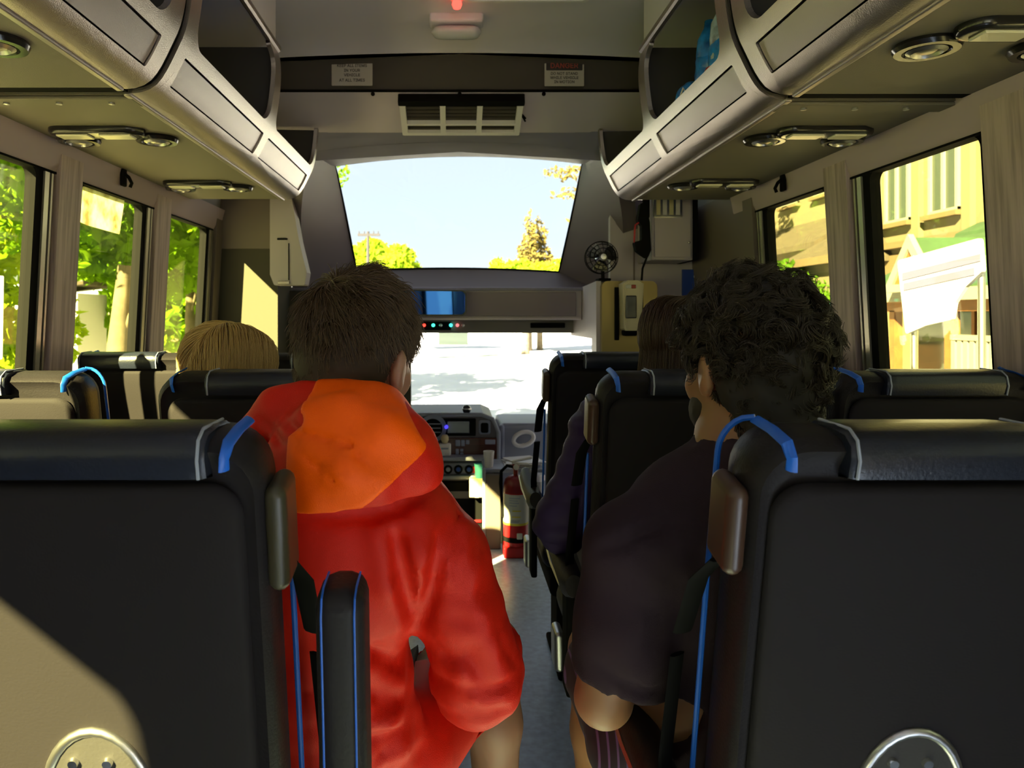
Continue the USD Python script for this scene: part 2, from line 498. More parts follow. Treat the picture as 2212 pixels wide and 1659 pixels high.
wn = 0
for s, opens, nm in ((-1, openL, 'wall_left'), (1, openR, 'wall_right')):
    solid = sbox(Y0, -0.9, Y1, 2.35)
    holes = [rrect(a, b, SILL, HEAD, 0.04) for a, b in opens]
    if s > 0:
        holes.append(sbox(4.05, -0.42, 4.95, 1.0))            # the entrance door's glass
    for hl in holes:
        solid = solid.difference(hl)
    w = obj(nm, wall_piece(s, solid, 0.0, 0.022), M['wall'], kind='structure', smooth=30)
    if s > 0:
        dw = thing('door_1', kind='structure')
        obj('pane', wall_piece(s, sbox(4.03, -0.44, 4.97, 1.02), 0.009, 0.014), M['glass_clear'], dw, label='clear glass of the entrance door')
        obj('frame', wall_piece(s, sbox(4.02, -0.45, 4.98, 1.03).difference(sbox(4.08, -0.39, 4.92, .97)), -0.008, 0.026), M['black'], dw)
    # lining of the wall ahead of the last window, dark
    a = opens[-1][1] + 0.035
    obj('lining', wall_piece(s, sbox(a, 0.3, 3.90 if s > 0 else 3.58, 1.74), -0.012, -0.001), M['wall_dark'], w, smooth=30, label='dark brown lining ahead of the last window')
    for i, (a, b) in enumerate(opens):
        wn += 1
        win = thing(f'window_{wn}', kind='structure')
        fr = rrect(a - 0.004, b + 0.004, SILL - 0.004, HEAD + 0.004, 0.045).difference(rrect(a + 0.022, b - 0.085, SILL + 0.025, HEAD - 0.025, 0.03))
        obj('frame', wall_piece(s, fr, -0.006, 0.024), M['black'], win, label='black rubber window frame')
        obj('channel', wall_piece(s, sbox(b - 0.050, SILL + 0.03, b - 0.028, HEAD - 0.03), -0.012, -0.005), M['channel'], win, label='pale metal sliding channel')
        obj('channel', wall_piece(s, sbox(b - 0.017, SILL + 0.03, b - 0.008, HEAD - 0.03), -0.012, -0.005), M['channel'], win, label='pale metal sliding channel')
        obj('pane', wall_piece(s, rrect(a, b, SILL, HEAD, 0.04), 0.009, 0.014), M['glass_side'], win, label='yellow tinted glass pane')
    # grained pillar covers between the windows
    for i in range(len(opens)):
        a, b = opens[i][1] + 0.004, (opens[i + 1][0] - 0.004 if i + 1 < len(opens) else opens[i][1] + 0.10)
        pil = obj('pillar_cover', wall_piece(s, sbox(a + 0.004, SILL - 0.06, b - 0.002, HEAD + 0.03), -0.022, -0.002), M['pillar'] if i + 1 < len(opens) else M['wall_dark'], w, label='grained taupe pillar cover' if i + 1 < len(opens) else None)
    # the sill ledge
    obj('sill', wall_piece(s, sbox(Y0, SILL - 0.10, opens[-1][1] + 0.1, SILL - 0.035), -0.012, -0.001), M['cove'], w)
    # cove over the windows
    yend = 3.59 if s < 0 else 3.1
    prof = [(1.196, 1.635), (1.160, 1.632), (1.148, 1.655), (1.140, 1.70), (1.130, 1.735), (1.196, 1.745)]
    pr = Polygon([(XC + s * u, z) for u, z in prof])
    cv = obj('trim_1' if s < 0 else 'trim_2', ext(pr, Y0 + 0.02, yend, 'xz'), M['cove'], kind='structure', smooth=40)
    obj('cove_seal', ext(Polygon([(XC + s * 1.19, 1.627), (XC + s * 1.155, 1.627), (XC + s * 1.155, 1.633), (XC + s * 1.19, 1.633)]), Y0 + 0.02, yend - .1, 'xz'), M['black'], cv, label='black seal along the lower edge')  # narrow black strip under the cove
rear = sbox(XC - 1.22, -0.02, XC + 1.22, 2.35).difference(rrect(XC - 1.0, XC + 1.0, 0.95, 1.85, 0.08))
obj('wall_back', ext(rear, Y0 - 0.05, Y0, 'xz'), M['wall'], kind='structure')
wr = thing('window_20', kind='structure')  # rear window, unseen behind the camera, added for fill light
obj('pane', ext(rrect(XC - 1.01, XC + 1.01, 0.94, 1.86, 0.08), Y0 - 0.03, Y0 - 0.024, 'xz'), M['glass_clear'], wr)
obj('frame', ext(rrect(XC - 1.01, XC + 1.01, 0.94, 1.86, 0.08).difference(rrect(XC - 0.97, XC + 0.97, 0.98, 1.82, 0.07)), Y0 - 0.06, Y0 + 0.01, 'xz'), M['black'], wr)

# ceiling: flat, then curving down to the dark bulkhead that carries the notices
ZC = Z(1.06)
prof = [(Y0, ZC), (2.1, ZC), (2.50, ZC - 0.001), (2.66, ZC - 0.006), (2.76, ZC - 0.015), (2.82, ZC - 0.028), (2.85, ZC - 0.045)]
def arch(prof, half=1.16, n=24, drop=0.025, thick=0.03):
    us = np.linspace(-half, half, n)
    low = [[(XC + u, y, z - drop * (u / 0.8) ** 2) for u in us] for y, z in prof]
    ring = [np.array(r) for r in low]
    rings = [np.vstack([r, r[::-1] + [0, 0, thick]]) for r in ring]
    return loft(rings)
ce = obj('ceiling', arch(prof), M['ceiling'], kind='structure', smooth=50)
bulk = [(2.848, ZC - 0.040), (2.885, ZC - 0.080), (2.905, Z(0.889))]
obj('bulkhead', loft([np.array([(XC + u, y, z - 0.02 * (u / 0.8) ** 2 * (k < 2)) for u in np.linspace(-1.16, 1.16, 20)] + [(XC + u, y + 0.02, z) for u in np.linspace(1.16, -1.16, 20)]) for k, (y, z) in enumerate(bulk)]), M['ceiling_dark'], ce, smooth=50, label='dark headliner bulkhead that carries the two notices')
# the pale sloping panel below it, a thin black joint line, screws
obj('edge_strip', bx(XC - 1.13, XC + 1.13, 2.895, 2.925, Z(0.880), Z(0.888)), M['black'], ce, label='thin black joint line')
def slope(y0, z0, y1, z1, t=0.02, half=1.13):
    n = np.array([-(z0 - z1), 0, 0])
    return ext(Polygon([(y0, z0), (y1, z1), (y1 + 0.015, z1 + t), (y0 + 0.03, z0 + t)]), XC - half, XC + half, 'yz')
pl = obj('sloping_panel', slope(2.90, Z(0.882), 3.16, Z(0.785)), M['panel_light'], ce, label='pale sloping panel with an air grille')
for xpx in (806, 993, 1174):
    x = (xpx - CX) * 2.91 / FPX
    obj('screw', lathe([(0.0001, 0), (0.008, 0), (0.008, 0.004), (0.004, 0.006), (0.0001, 0.006)], (x, 2.903, Z(0.872)), 12, 'y'), M['black'], ce)
arcY = lambda u: 0.770 - 0.045 * (abs(u) / 0.65) ** 2
us = np.linspace(-1.12, 1.12, 33)
obj('trim_3', loft([np.array([(XC + u, 3.145, Z(0.792)) for u in us] + [(XC + u, 3.20, Z(0.80)) for u in us[::-1]]),
                    np.array([(XC + u, 3.26, Z(max(arcY(u), .66))) for u in us] + [(XC + u, 3.30, Z(max(arcY(u), .66) + .01)) for u in us[::-1]])]), M['band'], kind='structure', smooth=50)

# the front cap: a deep surround that narrows to the upper front window
def polyarc(pts, n):
    """Resamples a closed outline of corner points (with mid points for curved sides) to n points per side."""
    out = []
    for a, m, b in pts:
        t = np.linspace(0, 1, n, endpoint=False)[:, None]
        a, m, b = map(np.array, (a, m, b))
        c = 2 * m - 0.5 * (a + b)
        out.append((1 - t) ** 2 * a + 2 * t * (1 - t) * c + t * t * b)
    return np.vstack(out)
A = at
inner = polyarc([(A(770, 585, 4.25), A(748, 470, 4.05), A(724, 357, 3.85)), (A(724, 357, 3.85), A(990, 336, 3.85), A(1258, 352, 3.85)),
                 (A(1258, 352, 3.85), A(1234, 470, 4.05), A(1207, 588, 4.25)), (A(1207, 588, 4.25), A(990, 580, 4.25), A(770, 585, 4.25))], 12)
outer = polyarc([(A(668, 640, 4.05), A(650, 480, 3.62), A(676, 328, 3.26)), (A(676, 328, 3.26), A(985, 307, 3.26), A(1300, 326, 3.26)),
                 (A(1300, 326, 3.26), A(1345, 480, 3.62), A(1330, 640, 4.05)), (A(1330, 640, 4.05), A(985, 634, 4.10), A(668, 640, 4.05))], 12)
back_o, back_i = outer + [0, 0.06, 0], inner + [0, 0.06, 0]
out2 = outer.copy(); cen = outer.mean(0)
out2 = cen + (outer - cen) * [1.10, 1, 1.08]; out2[:, 1] = outer[:, 1] + 0.03
mid = outer * 0.45 + inner * 0.55 + np.array([0, 0.03, 0])
cap = obj('wall_front', loft([out2 + [0, 0.05, 0], out2, outer, mid, inner, inner + [0, 0.03, 0], mid + [0, 0.09, 0], outer + [0, 0.09, 0]], closed=False, caps=False), M['surround'], kind='structure', smooth=40)
wu = thing('window_21', kind='structure')
gl = inner + [0, 0.012, 0]; gc = gl.mean(0)
gout = gc + (gl - gc) * 1.02
obj('pane', loft([gout, gout + [0, 0.006, 0]]), M['glass_clear'], wu, smooth=False, label='clear upper front window')
obj('seal', tube(np.vstack([inner]), 0.006, 6, closed=True), M['black'], wu)

# roof and front skin so that no daylight leaks in
obj('roof', cat(bx(XC - 1.26, XC + 1.26, Y0 - 0.05, 3.9, ZC + 0.05, ZC + 0.09)), M['wall'], kind='structure')

# header over the windscreen
hx0, hx1 = -1.15, 0.685
hd = obj('wall_header', cat(ext(Polygon([(4.0, Z(0.150)), (4.0, Z(-0.012)), (4.03, Z(-0.018)), (4.40, Z(-0.020)), (4.40, Z(0.150))]), hx0, hx1, 'yz')), M['cabinet'], kind='structure')
obj('upper_lip', rbx(hx0, hx1 + 0.01, 3.975, 4.40, Z(0.140), Z(0.158), 0.006), M['band'], hd, label='thin ledge along the top of the header')
obj('face_panel', rbx(hx0 + .02, hx1 - .03, 3.992, 4.01, Z(0.002), Z(0.132), 0.004), M['header'], hd)
obj('lower_lip', rbx(hx0, hx1, 3.985, 4.03, Z(-0.018), Z(-0.004), 0.005), M['panel_light'], hd)
led = obj('switch_panel', rbx(hx0, hx1 + 0.08, 4.30, 4.36, Z(-0.095), Z(-0.018), 0.006), M['wall'], hd, label='strip of switches and signal lights')
obj('dark_insert', rbx(-0.32, -0.02, 4.288, 4.305, Z(-0.078), Z(-0.030), 0.005), M['black'], hd)
obj('dark_insert', rbx(0.44, 0.64, 4.288, 4.305, Z(-0.066), Z(-0.036), 0.005), M['black'], hd)
for xpx, col in ((916, (1, .05, .03)), (936, (.05, 1, .55)), (974, (.05, .9, .75)), (952, None), (988, (.5, .1, .1)), (1000, None)):
    c = at(xpx, 702.5, 4.285)
    obj('signal_light', lathe([(0.0001, 0), (0.010, 0), (0.010, 0.005), (0.006, 0.009), (0.0001, 0.010)], c, 12, 'y'), lamp(f'signal_{xpx}', col, 2.2) if col else M['steel'], hd,
        label={916: 'red signal light', 936: 'green signal light', 974: 'teal signal light', 988: 'dim red signal light'}.get(xpx))

# windscreen, its posts and the nose below
ws = thing('window_22', kind='structure')
wpoly = rrect(XC - 1.08, XC + 0.985, Z(-0.86), Z(-0.10), 0.07)
obj('pane', ext(wpoly.buffer(0.015), 5.00, 5.006, 'xz'), M['glass_clear'], ws, label='large clear windscreen')
wsf = sbox(XC - 1.26, -0.6, XC + 1.26, Z(0.16)).difference(wpoly)
obj('frame', ext(wsf, 4.985, 5.06, 'xz'), M['cabinet'], ws, label='pale windscreen surround')
obj('front_shell', cat(bx(XC - 1.26, XC + 1.26, 4.38, 5.06, Z(0.155), Z(0.17))), M['wall'], ws)

# left partition behind the driver, and the cabinet hung over it
pt = obj('wall_partition', cat(bx(-1.19, -0.86, 3.60, 3.64, 0.0, 1.80), bx(-0.86, -0.228, 3.86, 3.90, 0.0, 1.355), bx(-0.875, -0.86, 3.64, 3.90, 0.0, 1.60)), M['partition'], kind='structure', smooth=False)  # far leaf widened out of sight to keep sun off the dashboard
obj('upper_lining', bx(-1.185, -0.87, 3.592, 3.599, 1.55, 1.80), M['wall_dark'], pt)
# ------------------------------------------------------------------ overhead luggage bins
from scipy.interpolate import CubicSpline
BP = np.array([(.742, .496), (.722, .495), (.700, .500), (.680, .511), (.665, .528), (.632, .590), (.618, .620), (.600, .700), (.592, .777), (.600, .876)])
bs = np.concatenate([[0], np.cumsum(np.linalg.norm(np.diff(BP, axis=0), axis=1))])
bspl = CubicSpline(bs, BP); BS = bs[-1]
def s_of(z):
    q = np.linspace(0, BS, 800); zz = bspl(q)[:, 1]
    k = np.argmax((zz >= z) & (q > 0.03))
    return float(q[k])
def bin_pt(side):
    def f(a, s, h):
        p = bspl(np.clip(s, 0, BS)); t = bspl(np.clip(s, 0, BS), 1); t /= np.linalg.norm(t, axis=1, keepdims=True)
        u = p[:, 0] + t[:, 1] * h; z = p[:, 1] - t[:, 0] * h
        return np.stack([XC + side * u, a, Z(z)], 1)
    return f


def fix(m, side):
    if side > 0:
        m.invert()
    return m


SP0, SP1, SF = s_of(.524), s_of(.590), s_of(.622)
def luggage_bin(side, y0, y1, divs, label, front):
    t = thing('luggage_bin', label, 'luggage bin', group='overhead luggage bins')
    f = bin_pt(side)
    body = sbox(y0, 0, y1, BS)
    cells = list(zip(divs[:-1], divs[1:]))
    pans = []
    for i, (a, b) in enumerate(cells):
        last = front and i == len(cells) - 1
        if last:
            body = body.difference(rrect(a + .035, b - .022, SF + .004, BS + .3, .05)).difference(sbox(a + .035, s_of(.792), b + 1, BS + .1))
        else:
            body = body.difference(rrect(a + .040, b - .040, SF, BS - .020, .055))
        pan = rrect(a + .03, b - .03, SP0, SP1, .006)
        body = body.difference(pan); pans.append(pan)
    body = body.buffer(-.012).buffer(.012)
    obj('face_frame', fix(bent(body, .014, f), side), M['silver'], t, smooth=40)
    for p in pans:
        obj('face_panel', fix(bent(p.buffer(-.004), .008, lambda a, s, h: f(a, s, h + .005)), side), M['silver_panel'], t, smooth=40)
        obj('panel_gap', fix(bent(p.buffer(.004), .004, lambda a, s, h: f(a, s, h + .015)), side), M['black'], t, smooth=40)
    ss = np.linspace(s_of(.53), BS, 24)
    for i, d in enumerate(divs):
        top = .792 if (front and i == len(divs) - 1) else .876
        pr = [bspl(q) for q in ss if bspl(q)[1] <= top]
        pts = [(XC + side * (u + .012), Z(z)) for u, z in pr] + [(XC + side * 1.12, Z(top)), (XC + side * 1.12, Z(.53))]
        obj('divider', ext(Polygon(pts).buffer(0), max(y0, d - .008), min(y1, d + .008), 'xz'), M['bin_dark'], t)
    xs = lambda a, b: (min(XC + side * a, XC + side * b), max(XC + side * a, XC + side * b))
    obj('bin_floor', bx(*xs(.69, 1.125), y0 + .002, y1 - .002, Z(.512), Z(.522)), M['bin_dark'], t)
    obj('bin_back', bx(*xs(1.118, 1.128), y0 + .002, y1 - .002, Z(.52), Z(.95)), M['bin_dark'], t)
    obj('underside', bx(*xs(.742, 1.146), y0 + (.018 if front else 0), y1, Z(.497), Z(.508)), M['underside'], t)
    obj('edge_trim', rbx(*xs(.735, .752), y0, y1, Z(.489), Z(.499), .004), M['silver_panel'], t)
    yr = divs[-2] if front else y1
    obj('top_rail', tube([(XC + side * .600, y, Z(.880)) for y in np.linspace(y0, yr + .02, 12)], .013, 10), M['silver'], t, label='bright rail along the upper edge')
    obj('fascia', bx(*xs(.606, .622), y0, yr + .02, Z(.884), Z(1.05)), M['ceiling'], t)
    if front:
        obj('joint_flange', rbx(*xs(.74, 1.145), y0 + .022, y0 + .085, Z(.488), Z(.497), .004), M['underside'], t)
        for u in (.80, .92, 1.04):
            obj('screw', lathe([(.0001, .006), (.007, .006), (.007, .001), (.003, 0), (.0001, 0)], (XC + side * u, y0 + .05, Z(.483)), 12), M['steel'], t)
    else:
        obj('joint_gap', bx(*xs(.74, 1.145), y1 - .002, y1 + .028, Z(.4965), Z(.512)), M['black'], t)
        obj('joint_strip', fix(bent(sbox(y1 - .002, 0, y1 + .030, BS), .006, lambda a, s_, h: f(a, s_, h + .010)), side), M['black'], t, smooth=40)
    return t


luggage_bin(-1, -1.2, 1.610, [-1.18, .26, 1.585], 'silver luggage bin overhead nearest the viewer along the left windows', False)
luggage_bin(-1, 1.640, 3.130, [1.660, 2.415, 3.118], 'silver luggage bin farther ahead on the left, empty and dark inside', True)
luggage_bin(1, -1.2, 1.655, [-1.18, .30, 1.630], 'silver luggage bin overhead nearest the viewer along the right windows', False)
luggage_bin(1, 1.685, 3.150, [1.705, 2.42, 3.138], 'silver luggage bin farther ahead on the right, holding blue packages', True)

# reading lights and air nozzles on the bins' undersides
lens = pbr('lamp_lens', (0.70, 0.68, 0.50), 0.25)
def console(side, y, label):
    t = thing('reading_light', label, 'reading light', (XC + side * .965, y, Z(.4965)), group='reading lights under the bins')
    o = rrect(-.125, .125, -.040, .040, .039)
    obj('housing', move(cat(loft([np.pad(np.array(o.buffer(-i, quad_segs=6).exterior.coords)[:24], ((0, 0), (0, 1)), constant_values=z) for i, z in ((0, 0), (0, -.010), (.004, -.016), (.012, -.018))])), (0, 0, 0)), M['black_gloss'], t, smooth=50)
    for k in (-1, 1):
        obj('lens', move(rbx(-.042, .042, -.022, .022, -.006, 0, .003), (k * .056, -.004, -.017)), lens, t, label='pale lamp lens')
    for k, xx in ((-1, -.122), (1, .098)):
        v = obj('air_nozzle', lathe([(.0001, 0), (.055, 0), (.057, -.006), (.053, -.014), (.040, -.014), (.036, -.006), (.0001, -.006)], (side * xx * 1.0, .090 if k < 0 else .098, 0), 28), M['black_gloss'], t, smooth=40)
        obj('nozzle_ring', lathe([(.030, -.004), (.034, -.013), (.026, -.018), (.022, -.010), (.022, -.004)], (side * xx, .090 if k < 0 else .098, 0), 28), M['steel'], t, label='bright metal nozzle ring')
        obj('nozzle_core', lathe([(.0001, -.004), (.020, -.004), (.020, -.012), (.012, -.016), (.0001, -.016)], (side * xx, .090 if k < 0 else .098, 0), 20), M['channel'], t)
    return t
words = ['nearest the viewer', 'in the middle', 'farthest ahead']
for side, ys in ((-1, (1.24, 1.965, 2.73)), (1, (1.26, 1.965, 2.70))):
    for y, w in zip(ys, words):
        console(side * 1, y, f'black oval reading light {w} under the {"left" if side < 0 else "right"} bins')

# ------------------------------------------------------------------ ceiling fittings
t = thing('warning_light', 'small red glowing warning light in a clear dome on the ceiling', 'warning light', (at(987, 12, 2.45)[0], 2.45, Z(1.058)))
obj('base', lathe([(.0001, 0), (.024, 0), (.024, -.008), (.018, -.012), (.0001, -.012)], n=24), M['white'], t)
obj('bulb', lathe([(.0001, -.010), (.014, -.012), (.017, -.026), (.012, -.038), (.0001, -.043)], n=20), lamp('red_bulb', (1.0, 0.03, 0.02), 5.0), t, smooth=True)
t = thing('dome_lamp', 'pale curved ceiling lamp above the dark bulkhead', 'ceiling lamp', (at(986, 65, 2.62)[0], 2.62, Z(1.045)))
obj('lens', move(loft([np.stack([x * np.ones(12), .04 * r * np.cos(np.arange(12) / 12 * 2 * PI), -.020 + .022 * r * np.sin(np.arange(12) / 12 * 2 * PI)], 1) for x, r in zip(np.linspace(-.088, .088, 15), np.sqrt(np.maximum(.02, 1 - np.linspace(-1, 1, 15) ** 6)))]), (0, 0, -.02)), pbr('lamp_acrylic', (.55, .56, .62), .2), t, smooth=60)
obj('trim', rbx(-.095, .095, -.045, .03, -.018, 0.02, .01), M['ceiling'], t)
t = thing('roof_monitor', 'white edged flat panel let into the ceiling near the top edge of the picture', 'ceiling panel', (.235, 2.15, Z(1.058)))
obj('panel', rbx(-.20, .20, -.30, .285, -.016, 0, .006), M['ceiling'], t)
obj('bezel', ext(rrect(-.205, .205, -.305, .295, .02).difference(rrect(-.192, .192, -.292, .282, .015)), -.022, -.002, 'xy'), M['white'], t, label='thin white bezel')

# notices on the bulkhead
def notice(px0, px1, py0, py1, lines, label, red_band=False):
    a, b = at(px0, py1, 2.885), at(px1, py0, 2.885)
    w, h = b[0] - a[0], b[2] - a[2]
    t = thing('notice', label, 'notice', (a[0], 2.882, a[2]), group=None)
    flip = lambda m: move(m, (0, 0, 0), rx=90)
    obj('plate', flip(ext(rrect(0, w, 0, h, .003), 0, .004, 'xy')), M['paper'], t)
    y = h
    if red_band:
        obj('header', flip(ext(rrect(.006, w - .006, h * .60, h - .006, .003), .004, .0048, 'xy')), M['ink'], t, label='black header band')
    for txt, size, yy, mat in lines:
        m = meshkit.text_mesh(txt, size * h, .0008, bold=True)
        ww = m.bounds[1][0] - m.bounds[0][0]; m.apply_translation([-m.bounds[0][0], 0, 0])
        m.apply_scale([min(1.0, (w * .86) / ww), 1, 1]); ww = m.bounds[1][0]
        m.apply_translation([(w - ww) / 2, yy * h, .0050 if red_band and yy > .6 else .0042])
        obj('lettering', flip(m), M[mat], t, label=f'printed line {txt}', kind=None)
    return t
notice(717, 805, 124, 186, [('EMERGENCY', .11, .82, 'ink_red'), ('KEEP ALL ITEMS', .095, .645, 'ink'), ('IN YOUR', .095, .48, 'ink'), ('VEHICLE', .095, .32, 'ink'), ('AT ALL TIMES', .095, .14, 'ink')], 'pale notice with five printed lines on the dark bulkhead, left one')
notice(1176, 1261, 131, 187, [('DANGER', .19, .69, 'ink_red'), ('DO NOT STAND', .10, .43, 'ink'), ('WHILE VEHICLE', .10, .27, 'ink'), ('IN MOTION', .10, .11, 'ink')], 'pale notice with a black header band on the dark bulkhead, right one', True)

# air grille on the sloping panel
gy, gz = 3.03, Z(.834)
sl = math.degrees(math.atan2(.097, .26))
t = thing('air_grille', 'white six-opening air grille on the pale sloping panel', 'air grille', (at(996, 255, 3.03)[0], 3.025, Z(.832)))
tilt = lambda m: move(m, (0, 0, 0), rx=-(sl))
GW, GH = .245, .110
fr = rrect(-GW, GW, -GH, GH, .008)
holes = [rrect(x0, x1, y0, y1, .004) for x0, x1 in ((-.222, -.085), (-.063, .063), (.085, .222)) for y0, y1 in ((-.092, .028), (.040, .092))]
for hl in holes:
    fr = fr.difference(hl)
obj('frame', tilt(ext(fr, -.034, -.012, 'xy')), M['white'], t)
obj('backing', tilt(ext(rrect(-GW + .01, GW - .01, -GH + .01, GH - .01, .004), -.008, 0, 'xy')), M['black'], t)
for yv in np.linspace(-.078, .086, 8):
    obj('louvre', tilt(move(bx(-.225, .225, -.009, .009, -.001, .001), (0, yv, -.016), rx=0)), M['ceiling_dark'], t)
obj('gasket', tilt(ext(rrect(-GW - .004, GW + .004, -GH - .016, GH * -.88, .006), -.038, -.002, 'xy')), M['black'], t, label='black gasket along the upper edge')
for k, yv in ((0, .012), (1, .03)):
    obj('clip', tilt(tube([(GW + .002, -.02 + yv * .3, -.02), (GW + .018, -.01 + yv, -.026)], .004, 8)), M['black'], t)

# coat hooks on the coves
for side, xpx, ypx, d, lab in ((-1, 255, 384, 2.5, 'left'), (1, 1716, 380, 2.6, 'right')):
    z = 1.69
    t = thing('coat_hook', f'small black coat hook on the {lab} cove above the windows', 'coat hook', (XC + side * 1.135, d, z - .0))
    obj('plate', rbx(-.006, .006, -.016, .016, -.03, .03, .004), M['black'], t)
    obj('hook', tube([(0, 0, .015), (-side * .018, 0, .0), (-side * .028, 0, -.02), (-side * .022, 0, -.034)], .006, 8), M['black'], t)
# ------------------------------------------------------------------ seats
SW, ST = .41, 1.098                       # width, height of the top edge
TILT = 11.5


def rr_ring(w, h, r, n=8, cz=0.0):
    """Outline of a rounded rectangle, 4n points, in (x, z)."""
    out = []
    for k, (sx, sz) in enumerate(((1, 1), (-1, 1), (-1, -1), (1, -1))):
        a = np.linspace(0, PI / 2, n) + k * PI / 2
        out.append(np.stack([sx * (w / 2 - r) + r * np.cos(a), sz * (h / 2 - r) + r * np.sin(a)], 1))
    o = np.vstack(out); o[:, 1] += cz
    return o


def lay(o, y):
    return np.stack([o[:, 0], np.full(len(o), y), o[:, 1]], 1)


def tilted(m):
    """Leans a backrest part: turns it about the top edge so that its foot comes forward."""
    m = m.copy(); m.apply_translation([0, 0, -ST]); m.apply_transform(trimesh.transformations.rotation_matrix(math.radians(TILT), [1, 0, 0])); m.apply_translation([0, 0, ST])
    return m


